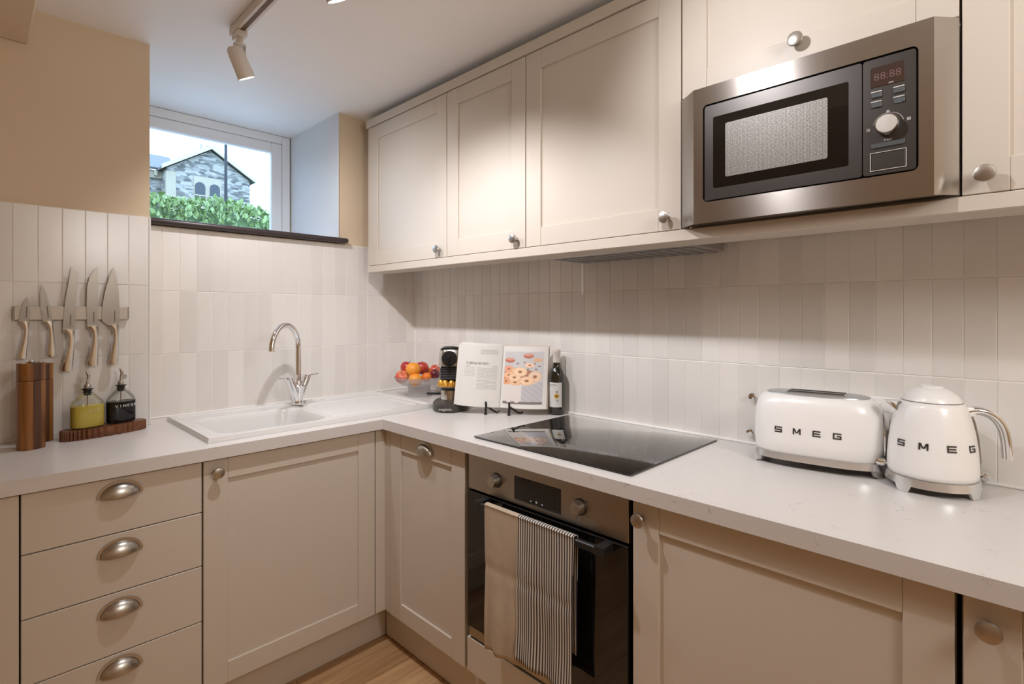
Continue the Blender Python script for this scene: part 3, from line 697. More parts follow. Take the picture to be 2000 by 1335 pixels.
knife('carving knife with curved upswept tip, fourth on the strip', -1.4395, 1.486, 1.281, 1.143, [(-.0125, 0), (.0135, 0), (.0125, .45), (.0125, 1.0), (.002, .93), (-.007, .82), (-.0125, .65), (-.0135, .35)], 0, .0310)
knife("broad chef's knife at the right end of the strip", -1.381, 1.489, 1.284, 1.143, [(-.014, -.005), (.0125, 0), (.0135, .05), (.0150, .25), (.0125, .6), (.007, .85), (.0005, 1.0), (-.010, .82), (-.019, .6), (-.025, .38), (-.0275, .2), (-.026, .06)], 0, .0290)

# ------------------------------------------------------------------ wooden mills
def mill_mat():
    m = wood('acacia', (.36, .145, .028), (.13, .042, .009), .35, (28, 28, 1.6), .12)
    return m
M_ac = mill_mat(); M_ac2 = wood('acacia_dark', (.12, .042, .010), (.045, .014, .005), .38, (28, 28, 1.6), .1)
def mill(label, x, y, rz, w, d, h):
    k = thing('pepper_mill', label, 'mill', (x, y, WT+.0005), rz, 'acacia mills on the worktop')
    def body(z0, z1):
        # facetted oval column glued from three staves of different tone
        return z0, z1
    n = 5
    for part, z0, z1 in (('body', 0, h*.795), ('cap', h*.80, h)):
        root = None
        for s in range(3):
            a0, a1 = -w/2+w*s/3, -w/2+w*(s+1)/3
            def edge(x_): return d/2*(max(0, 1-(abs(x_)/(w/2))**3.2))**(1/2.2)
            xs = [a0+(a1-a0)*i/6 for i in range(7)]
            poly = [(x_, -edge(x_)) for x_ in xs]+[(x_, edge(x_)) for x_ in reversed(xs)]
            poly = [p for i, p in enumerate(poly) if i == 0 or (abs(p[0]-poly[i-1][0])+abs(p[1]-poly[i-1][1])) > 1e-5]
            if abs(poly[0][0]-poly[-1][0])+abs(poly[0][1]-poly[-1][1]) < 1e-5: poly.pop()
            o = MB().prism(poly, z0, z1, 'z').build(part if root is None else 'stave', M_ac if s != 1 else M_ac2, k if root is None else root, 40)
            if root is None: root = o
    MB().lathe([(.008, h), (.009, h+.004), (.006, h+.008), (.001, h+.0085)], 18).build('nut', M_chrome, k)
    return k
mill('taller acacia wood mill standing in front, nearest the left edge', -1.605, -.268, 28, .066, .056, .262)
mill('acacia wood mill half hidden behind the front one', -1.578, -.172, 28, .064, .054, .252)

# ------------------------------------------------------------------ fluted tray with oil and vinegar bottles
ty = thing('fluted_tray', 'oval fluted acacia tray holding two bottles', 'tray', (-1.413, -.196, WT+.0005), 14)
n = 288; ring = []
for i in range(n):
    t = 2*PI*i/n; f_ = 1-.0*t; a, b = .118, .037; fl_ = .0062*abs(math.sin(23*t))
    ct, st = math.cos(t), math.sin(t); ring.append((a*math.copysign(abs(ct)**.75, ct)+fl_*ct, b*math.copysign(abs(st)**.75, st)+fl_*st))
MB().loft([[(x*s, y*s, z) for x, y in ring] for s, z in ((.985, 0), (1, .002), (1, .030), (.985, .0325))]).build('base', wood('tray_wood', (.20, .070, .022), (.11, .036, .012), .4, (12, 40, 40), .1), ty, 30)
M_clear = glassy('bottle_glass', (.96, .97, .95), .03)
def liquid(name, col, trans_):
    if name in MATS: return MATS[name]
    m = P(name, col, .08, var=.03); b = m.node_tree.nodes['Principled BSDF']
    b.inputs['Transmission Weight'].default_value = trans_; b.inputs['IOR'].default_value = 1.1
    return m
def cruet(label, x, y, rz, oil, text, fill, a=.0470):
    k = thing('pourer_bottle', label, 'bottle', (x, y, WT+.0335), rz)
    b = .030
    prof = [(.94, .0), (1, .003), (1, fill), (.985, fill+.005), (.86, fill+.016), (.62, fill+.029), (.37, fill+.040), (.27, fill+.046), (.265, fill+.054)]
    MB().loft([[p for p in sup(a*s, max(b*s, .0115), z, 2.5, 40)] for s, z in prof], True, False).build('glass', M_clear, k)
    inner = [(.95, .003), (.985, .006), (.985, fill)]
    MB().loft([sup(a*s-.001, b*s-.001, z, 2.5, 40) for s, z in inner]).build('liquid', oil, k)
    zt = fill+.054
    st = MB().lathe([(.0085, -.020), (.0125, -.018), (.009, -.016), (.0125, -.011), (.009, -.009), (.0125, -.004), (.0095, -.002), (.0165, .0), (.0165, .002), (.010, .003), (.010, .004)], 20, (0, 0, zt)).build('stopper', M_black, k)
    MB().lathe([(.0095, .003), (.0095, .014), (.007, .017), (.004, .018)], 18, (0, 0, zt)).build('collar', M_nickel, k)
    sp = MB().tube([(0, 0, zt+.016), (.001, 0, zt+.032), (.004, 0, zt+.043), (.001, 0, zt+.052), (-.003, 0, zt+.062)], [.0045, .0042, .005, .0045, .0015], 10).build('spout', M_nickel, k)
    MB().lathe([(.0085, 0), (.0085, .002)], 18).xf(T(-.010 if text == 'OIL' else .010, .0, zt+.030) @ RX(90) @ RX(0)).build('flap', M_nickel, sp)
    MB().tube([(0, 0, zt-.02), (0, 0, fill*.6)], .0016, 6).build('tube', P('tube_brown', (.25, .16, .10), .4), k)
    for i, chx in enumerate(text):
        me_ = text_mesh(chx, .0125, .0003, 1.15); wd = .0115
        xc = (i-(len(text)-1)/2)*wd+(.010 if text != 'OIL' else .008)
        yc = -b*(max(0, 1-(abs(xc)/a)**2.5))**(1/2.5)-.0006
        o = link('letter', me_, P('white_print', (.75, .73, .70), .5) if text != 'OIL' else P('white_print_faint', (.70, .64, .40), .5), k, (xc, yc, fill-.018))
        o.rotation_euler = (0, 0, math.atan((xc/a)*1.1*b/a) if abs(xc) < .035 else math.copysign(.62, xc))
    return k
cruet('glass bottle of yellow oil with steel pourer on the tray', -1.4615, -.205, 14, liquid('olive_oil', (.74, .56, .10), .1), 'OIL', .073)
cruet('black vinegar bottle with steel pourer on the tray', -1.3665, -.180, 14, liquid('dark_vinegar', (.006, .005, .006), 0.0), 'VINEGAR', .074, .044)

# ------------------------------------------------------------------ fruit bowl with fruit
bx, by = -.16, -.27
bw = thing('fruit_bowl', 'ribbed glass pedestal fruit bowl in the worktop corner', 'bowl', (bx, by, WT+.0005))
M_bowl = glassy('frosted_glass', (.985, .985, .99), .02, .18, .08)
n = 96
def rib(r, z, k): return [(r*(1+k*.018*math.cos(40*2*PI*i/n*1.2))*math.cos(2*PI*i/n), r*(1+k*.018*math.cos(40*2*PI*i/n*1.2))*math.sin(2*PI*i/n), z) for i in range(n)]
MB().loft([rib(r, z, k) for r, z, k in ((.004, .050, 0), (.06, .050, 0), (.085, .056, .5), (.108, .072, 1), (.122, .094, 1), (.124, .098, .4), (.121, .098, .4), (.105, .078, .6), (.083, .063, .3), (.06, .057, 0), (.004, .056, 0))]).build('dish', M_bowl, bw, 60)
MB().lathe([(.064, 0), (.062, .004), (.055, .030), (.054, .044), (.060, .050), (.055, .050), (.050, .044), (.051, .030), (.058, .003)], 48, cap0=False, cap1=False).build('foot', glassy('frosted_foot', (.97, .97, .98), .02, .35, .1), bw)
def apple_mat(name, c1, c2):
    m = P(name, c1, .3, coat=.2); nn = m.node_tree.nodes; l = m.node_tree.links; b = nn['Principled BSDF']
    tc = nn.new('ShaderNodeTexCoord'); nz = nn.new('ShaderNodeTexNoise'); nz.inputs['Scale'].default_value = 22; nz.inputs['Detail'].default_value = 3
    l.new(tc.outputs['Object'], nz.inputs['Vector']); cr = nn.new('ShaderNodeValToRGB'); cr.color_ramp.elements[0].position = .42; cr.color_ramp.elements[1].position = .62
    cr.color_ramp.elements[0].color = (*c1, 1); cr.color_ramp.elements[1].color = (*c2, 1); l.new(nz.outputs['Fac'], cr.inputs['Fac']); l.new(cr.outputs['Color'], b.inputs['Base Color']); return m
def fruit(kind, label, pos, r, mat, sq=.92, rot=(0, 0, 0)):
    f = thing(kind, label, kind, (bx+pos[0], by+pos[1], WT+pos[2])); f.rotation_euler = rot
    pr = []
    for k in range(17):
        t = PI*k/16; dim = 1-.14*math.exp(-((PI-t)/.42)**2)*(1 if kind != 'orange' else .2)
        rr = math.sin(t)*(1+.04*math.cos(t)*-1 if kind != 'orange' else 1)
        pr.append((max(.0008, r*rr), -r*sq*math.cos(t)*dim))
    MB().lathe(pr, 28).build('flesh', mat, f, 80)
    if kind == 'orange':
        MB().lathe([(.0028, r*sq*.955), (.002, r*sq*.99), (.0005, r*sq)], 8).build('stem_scar', P('stem_green', (.16, .18, .06), .8), f)
    else:
        MB().tube([(0, 0, r*sq*.80), (.001, 0, r*sq*.98), (.004, 0, r*sq*1.15)], .0014, 6).build('stem', P('stem_brown', (.10, .06, .03), .8), f)
M_or = P('orange_peel', (.90, .34, .035), .42, var=.08, scale=30, bump=.3, bscale=400); M_sat = P('mandarin_peel', (.86, .22, .03), .42, var=.1, scale=30, bump=.3, bscale=400)
M_ap = apple_mat('apple_red', (.42, .025, .030), (.62, .10, .05)); M_ap2 = apple_mat('apple_blush', (.62, .09, .05), (.80, .36, .16)); M_pl = apple_mat('apple_dark', (.10, .010, .018), (.24, .02, .03))
fruit('apple', 'dark red apple at the back left of the fruit pile', (-.030, .062, .138), .035, M_ap, rot=(.2, .3, 0))
fruit('orange', 'orange on top of the fruit pile', (-.047, -.015, .137), .037, M_or)
fruit('orange', 'orange low at the front of the fruit pile', (-.052, -.040, .088), .034, M_or)
fruit('apple', 'pale red blushed apple at the left rim of the bowl', (-.075, .040, .098), .034, M_ap2, .85, (.5, -.6, 0))
fruit('orange', 'small mandarin beside the front orange', (.002, -.060, .098), .025, M_sat)
fruit('apple', 'bright red apple at the top right of the pile', (.023, .010, .137), .035, M_ap, rot=(-.2, .2, 0))
fruit('apple', 'blushed red apple at the right rim of the bowl', (.068, -.040, .125), .029, M_ap2, rot=(.9, .5, 0))
fruit('plum', 'dark purple-red fruit in front at the right rim', (.042, -.075, .110), .026, M_pl, rot=(1.2, .2, .4))
fruit('orange', 'half-hidden mandarin between the red apples', (.060, .018, .110), .028, M_sat)

# ------------------------------------------------------------------ coffee machine
cm = thing('coffee_machine', 'small silver and black capsule coffee machine behind the cookbook', 'coffee machine', (-.225, -.613, WT+.0005), -45)
M_silver = P('silver_plastic', (.62, .60, .56), .18, .9, var=.03)
ring0 = sup(.078, .125, 0, 2.3, 48, (0, -.055))
MB().loft([[(x*s, (y+.055)*s-.055, z) for x, y, _ in ring0] for s, z in ((.97, 0), (1, .003), (.99, .028), (.93, .033))]).build('base', P('anthracite', (.05, .045, .042), .35), cm)
MB().loft([sup(.056, .052, .033, 2.6, 40, (0, .02)), sup(.054, .050, .05, 2.6, 40, (0, .02)), sup(.054, .050, .200, 2.6, 40, (0, .02)), sup(.056, .053, .205, 2.6, 40, (0, .02))]).build('body', P('anthracite', (.05, .045, .042), .35), cm)
gr_ = MB().box(-.050, .050, -.040, -.028, .120, .176, .002, 1).build('grille', M_black, cm)
for i in range(7): MB().box(-.050, .050, -.0445, -.039, .123+i*.0075, .1265+i*.0075, .001, 1).build('grille_rib', P('rib_grey', (.09, .09, .1), .25), gr_)
MB().loft([sup(.058, .062, .178, 3.2, 40, (0, .012)), sup(.060, .066, .184, 3.2, 40, (0, .010)), sup(.060, .066, .235, 3.2, 40, (0, .010)), sup(.055, .060, .252, 3.2, 40, (0, .014)), sup(.040, .045, .258, 3.2, 40, (0, .018))]).build('head', M_silver, cm)
dl = MB().lathe([(.034, 0), (.0335, .010), (.030, .014), (.001, .015)], 32).xf(T(-.008, -.055, .216) @ RX(90)).build('dial', M_black, cm)
MB().loft([[(-.017, -.070, .234), (-.001, -.070, .236), (-.001, -.064, .236), (-.017, -.064, .234)], [(-.014, -.083, .222), (-.004, -.083, .224), (-.001, -.066, .224), (-.018, -.066, .222)], [(-.021, -.082, .186), (-.009, -.082, .185), (-.007, -.067, .186), (-.023, -.067, .186)], [(-.019, -.074, .180), (-.011, -.074, .180), (-.011, -.068, .180), (-.019, -.068, .180)]]).build('lever', P('gloss_black', (.012, .012, .012), .12), dl)
MB().tube([(-.045, -.03, .252), (-.03, -.045, .262), (0, -.05, .264), (.03, -.045, .260)], .006, 10).build('top_handle', M_black, cm)
MB().lathe([(.046, .084), (.066, .086), (.068, .090), (.066, .093), (.046, .092)], 40, (0, -.012, 0)).build('capsule_ring', glassy('ring_clear', (.92, .92, .92), .12, .25), cm)
MB().lathe([(.050, .033), (.049, .060), (.047, .078)], 36, (0, -.030, 0)).build('drip_cup', P('drip_silver', (.58, .56, .53), .12, 1.0), cm)
MB().lathe([(.0495, .077), (.0495, .083)], 36, (0, -.030, 0)).build('drip_grid', M_black, cm)
MB().box(-.120, -.056, .018, .030, .045, .056, .004, 1).build('side_latch', M_black, cm)
tm = text_mesh('magimix', .0165, .0004, 1.0); o = link('base_lettering', tm, P('silver_print', (.6, .58, .55), .4), cm, (-.012, -.1805, .010))
M_caps = P('gold_capsule', (.72, .38, .06), .32, .6, var=.06)
for i, a in enumerate((-150, -118, -88, -58)):
    c_ = math.radians(a); mtx = cm.location
    lx, ly = .054*math.cos(c_), -.012+.054*math.sin(c_)
    wx = -.225+lx*math.cos(-PI/4)-ly*math.sin(-PI/4); wy = -.613+lx*math.sin(-PI/4)+ly*math.cos(-PI/4)
    lab = ['gold coffee capsule at the left end of the holder ring', 'gold coffee capsule, second from left on the ring', 'gold coffee capsule, third from left on the ring', 'gold coffee capsule nearest the cookbook on the ring'][i]
    cpz = thing('coffee_capsule', lab, 'capsule', (wx, wy, WT+.0940), 0, 'coffee capsules on the machine ring')
    MB().lathe([(.0175, 0), (.0175, .0015), (.0145, .002), (.0125, .020), (.009, .024), (.007, .027), (.001, .0272)], 22).build('cup', M_caps, cpz)
    MB().lathe([(.0180, -.0006), (.0180, .0008)], 22).build('rim', P('capsule_rim', (.75, .55, .28), .3, .7), cpz)

# ------------------------------------------------------------------ cookbook on its stand
BX, BY, BR = -.203, -.896, -58
st = thing('book_stand', 'small black wire book stand holding the open cookbook', 'book stand', (BX, BY, WT), BR)
M_iron = P('black_iron', (.025, .022, .02), .45, .6, var=.1)
for sx in (-.052, .046):
    MB().tube([(sx, -.028, .0015), (sx, -.040, .002), (sx, -.036, .010), (sx, -.030, .030), (sx, -.0335, .052)], [.0045, .0060, .0048, .0048, .0040], 8).build('front_leg', M_iron, st)
    MB().tube([(sx, -.030, .032), (sx+.012, -.020, .024), (sx+.026, -.012, .012), (sx+.040, -.006, .005), (sx+.052, -.004, .011)], [.004, .004, .004, .004, .003], 8).build('rear_leg', M_iron, st)
    MB().tube([(sx, -.031, .026), (sx, .0, .0235), (sx, .022, .0235), (sx, .045, .085), (sx, .068, .150)], .003, 8).build('back_rest', M_iron, st)
MB().tube([(-.052, .044, .08), (.046, .044, .08)], .003, 8).build('cross_bar', M_iron, st)
bk = thing('cookbook', 'open cookbook with a doughnut photograph on the right page', 'book', (BX, BY, WT+.0265), BR)
LEAN = math.radians(16); PWD, PH = .197, .258
def page_pt(side, s, t, off=0.0):
    """side -1 left/+1 right; s 0 at the gutter..1 at the outer edge; t 0 bottom..1 top; off lifts towards the reader"""
    curve = .017*math.sin(min(1, s*1.0)*PI)**.8*(1.0 if side > 0 else 1.25)-.006*s
    fan = -.030*s if side < 0 else -.004*s       # left half swings a little toward the reader
    x = side*PWD*s*(.985 if side > 0 else .97); y = -curve+fan-off; z = t*PH+(.010*s if side < 0 else 0)
    return Vector((x, y*math.cos(LEAN)+z*math.sin(LEAN)*1.0, z*math.cos(LEAN)+y*-math.sin(LEAN)*.0))
def sheet(name, side, off0, off1, mat, parent, s1=1.0, t0=0.0, t1=1.0, colf=None, nx=24, ny=2, s0=0.0):
    mb = MB(); bm = mb.bm; lay = bm.loops.layers.float_color.new('print') if colf else None
    G1 = [[bm.verts.new(page_pt(side, s0+(s1-s0)*i/nx, t0+(t1-t0)*j/ny, off1)) for i in range(nx+1)] for j in range(ny+1)]
    for j in range(ny):
        for i in range(nx):
            f = bm.faces.new((G1[j][i], G1[j][i+1], G1[j+1][i+1], G1[j+1][i]))
            if colf:
                c = colf((i+.5)/nx, (j+.5)/ny)
                for lp in f.loops: lp[lay] = (*c, 1)
    if off0 is not None:
        G0 = [[bm.verts.new(page_pt(side, s0+(s1-s0)*i/nx, t0+(t1-t0)*j/ny, off0)) for i in range(nx+1)] for j in range(ny+1)]
        for j in range(ny):
            for i in range(nx): bm.faces.new((G0[j][i], G0[j+1][i], G0[j+1][i+1], G0[j][i+1]))
        for i in range(nx):
            bm.faces.new((G1[0][i], G0[0][i], G0[0][i+1], G1[0][i+1])); bm.faces.new((G1[ny][i], G1[ny][i+1], G0[ny][i+1], G0[ny][i]))
        for j in range(ny):
            bm.faces.new((G1[j][0], G1[j+1][0], G0[j+1][0], G0[j][0])); bm.faces.new((G1[j][nx], G0[j][nx], G0[j+1][nx], G1[j+1][nx]))
    return mb.build(name, mat, parent, 50)
M_paper = P('page_paper', (.74, .71, .67), .7, var=.02); M_cover = P('book_cover', (.62, .50, .38), .6)
for sd in (-1, 1): sheet('cover', sd, -.004, -.001, M_cover, bk, 1.02, -.012, 1.012)
for sd in (-1, 1): sheet('page_block', sd, -.0008, .008 if sd > 0 else .006, M_paper, bk)
sheet('loose_page', -1, .0105, .0110, M_paper, bk, .93, .0, 1.035)
def pic(u, v):
    rr = random.Random(int(u*997)*131+int(v*991)); nz = rr.uniform(-.03, .03)
    bgc = (.58+nz, .57+nz, .57+nz)
    if v < .42 and u > .35: k_ = .5+.5*math.sin((u*34+v*60)); bgc = (.50+.06*k_, .48+.06*k_, .50+.06*k_)
    c = bgc
    if v < .05: c = (.22, .19, .17)
    if v < .40 and u < .48 and v > .04+.02*math.sin(u*30): c = (.74, .68, .64)
    def E(cx, cy, a, b): return ((u-cx)/a)**2+((v-cy)/b)**2
    for cx, cy in ((.14, .84), (.62, .93)):
        if E(cx, cy-.01, .135, .050) < 1: c = (.50, .17, .11)
        if E(cx, cy+.012, .125, .026) < 1: c = (.66, .33, .25)
    if E(.86, .84, .12, .04) < 1: c = (.74, .45, .28)
    for cx, cy in ((.35, .77), (.52, .79), (.78, .77), (.70, .70), (.82, .66), (.90, .72), (.62, .66)):
        if E(cx, cy, .035, .016) < 1: c = (.30, .25, .24)
    if E(.42, .50, .55, .155) < 1 and v < .52: c = (.76, .66, .58)
    if E(.42, .515, .52, .14) < 1: c = (.42, .20, .12)
    def donut(cx, cy, a, b, base=(.80, .50, .30)):
        nonlocal c
        e = E(cx, cy, a, b)
        if e < 1:
            c = tuple(q*(1.12-.45*abs(e-.42)+nz) for q in base)
            if e < .07: c = (.36, .16, .08)
    for a_ in ((.12, .66, .13, .065, (.78, .36, .24)), (.66, .74, .13, .05, (.84, .58, .42)), (.14, .54, .16, .07, (.82, .48, .30)), (.36, .63, .2, .06), (.80, .52, .17, .11, (.82, .58, .42)), (.06, .42, .12, .06, (.74, .36, .2)), (.30, .41, .16, .06), (.28, .50, .17, .075, (.84, .58, .38)), (.42, .61, .185, .09, (.86, .60, .40)), (.60, .44, .19, .085, (.86, .58, .38))): donut(*a_)
    return c
sheet('photo_print', 1, None, .0086, attr_mat('printed_photo', .35), bk, .91, .07, .915, pic, 90, 130, .06)
def txt(u, v):
    return None
def text_col(u, v):
    pap = (.70, .67, .63); rr = random.Random(int(u*120)*7+int(v*300)*3571)
    ink = None
    row = (v*46) % 1
    if .845 < v < .93 and .46 < u < .90: ink = (.46, .44, .42) if row < .55 and rr.random() < .8 else None
    if .66 < v < .715 and .30 < u < .80: ink = (.24, .23, .22) if rr.random() < .62 else None
    if .635 < v < .652 and .30 < u < .42: ink = (.42, .40, .38) if rr.random() < .7 else None
    if .40 < v < .62 and .62-.00 < u < .93 and row < .55: ink = (.48, .46, .44) if rr.random() < .75 else None
    return ink or pap
def text_col2(u, v):
    # u runs from gutter (0) to outer edge (1) on the left page, so mirror it
    x = 1-u; pap = (.70, .67, .63); rr = random.Random(int(x*110)*7+int(v*260)*3571); row = (v*44) % 1
    if .85 < v < .935 and .50 < x < .92 and row < .6 and rr.random() < .85: return (.48, .46, .44)
    if .675 < v < .715 and .17 < x < .70 and rr.random() < .60 and int(x*100) % 11: return (.20, .19, .18)
    if .640 < v < .655 and .17 < x < .27 and rr.random() < .8: return (.40, .38, .36)
    if .640 < v < .655 and .80 < x < .92 and rr.random() < .8: return (.40, .38, .36)
    if .47 < v < .625 and .13 < x < .40 and row < .5 and rr.random() < .75: return (.50, .48, .46)
    if .26 < v < .625 and .45 < x < .92 and row < .5 and rr.random() < .82 and not (.44 < v < .455): return (.48, .46, .44)
    return pap
sheet('text_page', -1, None, .0114, attr_mat('printed_text', .7), bk, .925, .01, 1.0, text_col2, 120, 264, .01)

# ------------------------------------------------------------------ wine bottle
wn = thing('wine_bottle', 'dark wine bottle with white label behind the hob', 'bottle', (-.047, -1.070, WT+.0005), -45)
MB().lathe([(.026, .003), (.0300, .0), (.0325, .004), (.0325, .150), (.0315, .163), (.026, .178), (.019, .188), (.0155, .196), (.0145, .205), (.0140, .222)], 36).build('glass', P('dark_bottle_glass', (.014, .013, .008), .07, var=.1, coat=.5), wn)
MB().lathe([(.0152, .212), (.0152, .252), (.0165, .254), (.0165, .262), (.0155, .266), (.002, .267)], 28).build('capsule', P('pale_capsule', (.68, .62, .57), .4, .1), wn)
def label_col(u, v):
    c = (.66, .65, .63)
    def C(cx, cy, r): return ((u-cx)*1.0)**2+((v-cy)*1.9)**2 < r*r
    rr = random.Random(int(u*40)*77+int(v*90))
    if .86 < v < .93 and u < .55 and rr.random() < .5: c = (.25, .22, .2)
    if .80 < v < .815 and u < .45: c = (.50, .42, .30)
    if C(.62, .62, .09): c = (.16, .09, .08) if rr.random() < .6 else c
    if C(.60, .45, .19): c = (.62, .38, .05)
    if C(.60, .45, .10): c = (.22, .12, .05)
    if C(.62, .27, .12) and rr.random() < .6: c = (.22, .30, .38)
    return c
lb = MB(); bm = lb.bm; lay = bm.loops.layers.float_color.new('print'); nu, nv = 40, 80
Gv = [[bm.verts.new((.0329*math.sin(-1.15+1.75*i/nu), -.0329*math.cos(-1.15+1.75*i/nu), .032+.100*j/nv)) for i in range(nu+1)] for j in range(nv+1)]
for j in range(nv):
    for i in range(nu):
        f = bm.faces.new((Gv[j][i], Gv[j][i+1], Gv[j+1][i+1], Gv[j+1][i])); c = label_col((i+.5)/nu, (j+.5)/nv)
        for lp in f.loops: lp[lay] = (*c, 1)
lb.build('label', attr_mat('printed_label', .5), wn, 60)

# ------------------------------------------------------------------ toaster
ts = thing('toaster', 'cream-white retro two-slot toaster with chrome base', 'toaster', (-.105, -2.043, WT+.0005), -83)
TR = [(.0, .148, .082), (.010, .1505, .0865), (.04, .1530, .0900), (.085, .1525, .0890), (.120, .1500, .0860), (.140, .1450, .0810), (.152, .1380, .0750), (.159, .1300, .0695), (.1620, .1250, .0655)]
MB().loft([sup(a, b, .034+z*.975, 3.2, 64) for z, a, b in TR]).build('shell', M_white, ts, 60)
MB().loft([sup(.124, .0645, .1915, 2.4, 64), sup(.123, .0635, .1942, 2.4, 64), sup(.117, .058, .1954, 2.4, 64)]).build('top_plate', P('grey_top_plate', (.42, .43, .445), .3, .55), ts, 40)
for sy in (-.021, .019):
    MB().box(-.070, .070, sy-.0105, sy+.0105, .1950, .1985, .001, 1).build('slot_rim', M_chrome, ts)
    MB().box(-.067, .067, sy-.0070, sy+.0070, .1951, .1989).build('slot', M_gap, ts)
def footed_ring(mb, a, b, e, z0, z1, feet, foot_half, n=160, flare=1.02):
    top = sup(a, b, z1, e, n); lo = []; inn = []; it = []
    for i, (x, y, _) in enumerate(sup(a*flare, b*flare, 0, e, n)):
        ang = math.atan2(y/b, x/a); d = min(abs((ang-f+PI) % (2*PI)-PI) for f in feet); k = 1-smooth(foot_half*.75, foot_half*1.25, d)
        lo.append((x, y, z0*(1-k))); inn.append((x*.93, y*.93, z0*(1-k)))
    mb.loft([[(x*.95, y*.95, z1) for x, y, _ in top], top, [(x, y, (z1+z0)/2) for x, y, _ in sup(a*(1+flare)/2, b*(1+flare)/2, 0, e, n)], lo, inn, [(x*.93, y*.93, z1-.004) for x, y, _ in top]], True, True); return mb
fa = [math.radians(q) for q in (28, 152, 208, 332)]
footed_ring(MB(), .1520, .0870, 3.2, .019, .036, fa, .17).build('base_ring', P('satin_chrome', (.80, .80, .80), .28, .9), ts, 50)
MB().box(.149, .158, -.012, .012, .045, .150, .003, 1).build('lever_track', M_chrome, ts)
MB().loft([sup(.022, .014, .0, 2.5, 20), sup(.024, .016, .005, 2.5, 20), sup(.022, .014, .010, 2.5, 20)]).xf(T(.152, 0, .135) @ RY(90)).build('lever', M_wplast, ts, 60)
MB().tube([(.140, -.048, .044), (.150, -.050, .042), (.158, -.050, .046)], [.011, .011, .008], 14).build('browning_knob', M_chrome, ts)
def block_letter(ch, h, w, t, d=.0011):
    """wide square-cut capital, centred on x, standing on z = 0, facing -Y"""
    mb = MB(); x0, x1 = -w/2, w/2; m = h/2
    def bar(a, b, c, e): mb.box(a, b, -d, d*.4, c, e)
    if ch in 'SEG': bar(x0, x1, h-t, h); bar(x0, x1, 0, t)
    if ch == 'S': bar(x0, x0+t, m-t/2, h-t); bar(x1-t, x1, t, m+t/2); bar(x0, x1, m-t/2, m+t/2)
    if ch == 'E': bar(x0, x0+t, t, h-t); bar(x0+t, x1-t*.4, m-t/2, m+t/2)
    if ch == 'G': bar(x0, x0+t, t, h-t); bar(x1-t, x1, t, m+t/2); bar(x0+w*.45, x1-t, m-t/2, m+t/2)
    if ch == 'M':
        bar(x0, x0+t, 0, h); bar(x1-t, x1, 0, h)
        for sg in (-1, 1): mb.prism([(sg*(w/2-t*.2), h), (sg*(w/2-t*1.35), h), (sg*-t*.25, h*.22), (sg*t*.85, h*.22)], -d, d*.4, 'y')
    return mb.mesh('letter')
def letters(parent, word, h, w, xs, pos_fn, mat):
    for chx, x in zip(word, xs):
        p, rz, rx = pos_fn(x); o = link('letter', block_letter(chx, h, w, h*.2), mat, parent, p); o.rotation_euler = (rx, 0, rz)
def tfront(x): return .0893*(1-(abs(x)/.1525)**3.2)**(1/3.2)
M_let = P('chrome_lettering', (.10, .095, .09), .3, .8)
letters(ts, 'SMEG', .0155, .0185, (-.080, -.035, .011, .057), lambda x: ((x, -tfront(x)-.0002, .0925), math.copysign(math.atan(abs(tfront(x+.002)-tfront(x-.002))/.004), x), math.radians(-2)), M_let)

# ------------------------------------------------------------------ kettle on its base
kt = thing('kettle', 'cream-white retro electric kettle on chrome base beside the toaster', 'kettle', (-.130, -2.294, WT+.0005), -72)
MB().lathe([(.081, .030), (.0855, .034), (.0875, .045), (.0870, .070), (.0845, .105), (.0800, .140), (.0730, .172), (.0660, .195), (.0610, .2050), (.057, .2060)], 64).build('body', M_white, kt, 60)
MB().lathe([(.0575, .2050), (.0590, .2070), (.0570, .2090)], 56, cap0=False, cap1=False).build('lid_seam', P('seam_grey', (.34, .32, .30), .4, .6), kt)
ld_ = MB().lathe([(.0582, .2080), (.0568, .2120), (.0500, .2225), (.0390, .2315), (.0270, .2370), (.022, .2380)], 56).build('lid', M_white, kt, 60)
MB().lathe([(.0225, .2360), (.0230, .2400), (.0215, .2425), (.0170, .2430), (.001, .2432)], 40).build('lid_button', M_white, ld_)
footed_ring(MB(), .0890, .0890, 2.0, .015, .033, [math.radians(q) for q in (40, 140, 222, 318)], .17, flare=1.03).build('base_ring', P('satin_chrome', (.80, .80, .80), .28, .9), kt, 50)
MB().loft([[(-.060, .014, .172), (-.060, -.014, .172), (-.074, -.010, .196), (-.074, .010, .196)], [(-.090, .011, .198), (-.090, -.011, .198), (-.090, -.013, .2015), (-.090, .013, .2015)], [(-.094, .013, .2025), (-.094, -.013, .2025), (-.060, -.018, .2025), (-.060, .018, .2025)]]).build('spout', M_chrome, kt, 40)
hn = MB()
def hpath(off, rad):
    return [(.062, off, .186), (.084, off, .189+rad), (.104, off, .184+rad), (.120+rad*.5, off, .170+rad), (.130+rad, off, .148+rad*.5), (.135+rad, off, .118), (.137+rad, off, .086)]
def spl(pts, k=6):
    P_ = [Vector(p) for p in pts]; out = []
    for i in range(len(P_)-1):
        p0, p1, p2, p3 = P_[max(i-1, 0)], P_[i], P_[i+1], P_[min(i+2, len(P_)-1)]
        for j in range(k):
            t = j/k; out.append(.5*((2*p1)+(p2-p0)*t+(2*p0-5*p1+4*p2-p3)*t*t+(3*p1-p0-3*p2+p3)*t**3))
    out.append(P_[-1]); return out
h0 = MB().tube(spl(hpath(0, 0)), .0090, 14).build('handle', M_chrome, kt, 60)
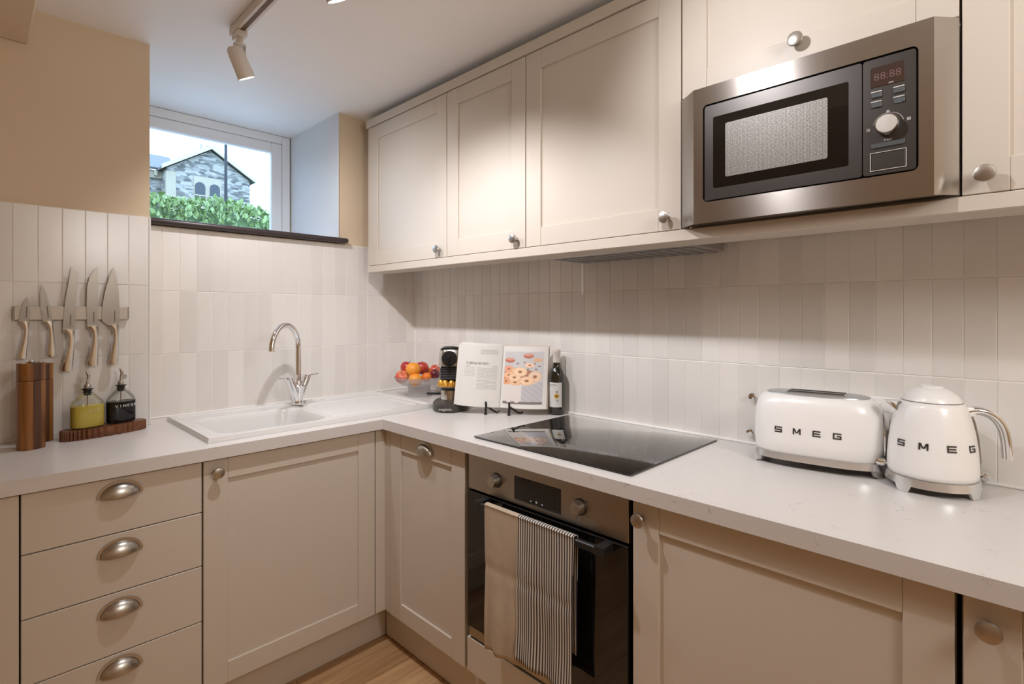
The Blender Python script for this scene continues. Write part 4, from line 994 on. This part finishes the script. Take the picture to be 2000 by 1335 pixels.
for off in (-.0105, .0105): MB().tube(spl(hpath(off, .002)), .0072, 12).build('handle_ridge', M_chrome, h0, 60)
MB().box(.050, .080, -.017, .017, .176, .198, .006, 2).build('handle_mount', M_white, h0)
MB().tube([(.0665, 0, .188), (.0752, 0, .160), (.0822, 0, .120), (.0863, 0, .075), (.0868, 0, .05)], [.006, .007, .007, .006, .004], 10).build('water_gauge', P('gauge_grey', (.30, .26, .23), .25, .7), kt)
def kpos(a):
    z = .1035; r = .0848; an = math.radians(a)
    return ((r*math.sin(an), -r*math.cos(an)-.0, z), an, math.radians(-7))
letters(kt, 'SMEG', .0150, .0180, (-54, -22, 13, 46), kpos, M_let)

# ------------------------------------------------------------------ socket, plug, cables, chrome studs on the right wall
so = thing('wall_socket', 'white wall socket half hidden behind toaster and kettle', 'socket', (-.001, -2.185, 1.012), -90)
MB().box(-.045, .045, -.009, 0, 0, .086, .003, 1).build('plate', M_wplast, so)
for zz in (.06,): MB().box(-.030, -.012, -.012, -.008, zz, zz+.012, .001, 1).build('switch', M_wplast, so)
pg = thing('power_plug', 'white power plug in the socket behind the toaster', 'plug', (-.0105, -2.2055, 1.022), -90)
MB().box(-.010, .026, -.030, 0, 0, .046, .006, 2).build('plug_body', M_wplast, pg)
MB().tube([(.008, -.022, .001), (.008, -.026, -.04), (.006, -.022, -.085), (.004, -.018, -.107)], .0032, 8).build('cable', P('grey_cable', (.45, .43, .41), .5), pg)
def stud(label, y, z):
    s = thing('chrome_stud', label, 'wall stud', (-.001, y, z), -90, 'chrome studs on the tiled wall')
    MB().lathe([(.0050, 0), (.0045, .006), (.0045, .012)], 14).xf(RX(90)).build('stem', M_chrome, s)
    MB().lathe([(.0060, .011), (.0105, .013), (.0110, .017), (.0090, .020), (.0040, .0212), (.0008, .0208)], 24).xf(RX(90)).build('cap', M_chrome, s)
stud('small chrome stud on the wall, upper left of the toaster', -1.838, 1.064)
stud('small chrome stud on the wall at the toaster base, lower left', -1.832, .950)
stud('small chrome stud on the wall right of the kettle', -2.383, .930)
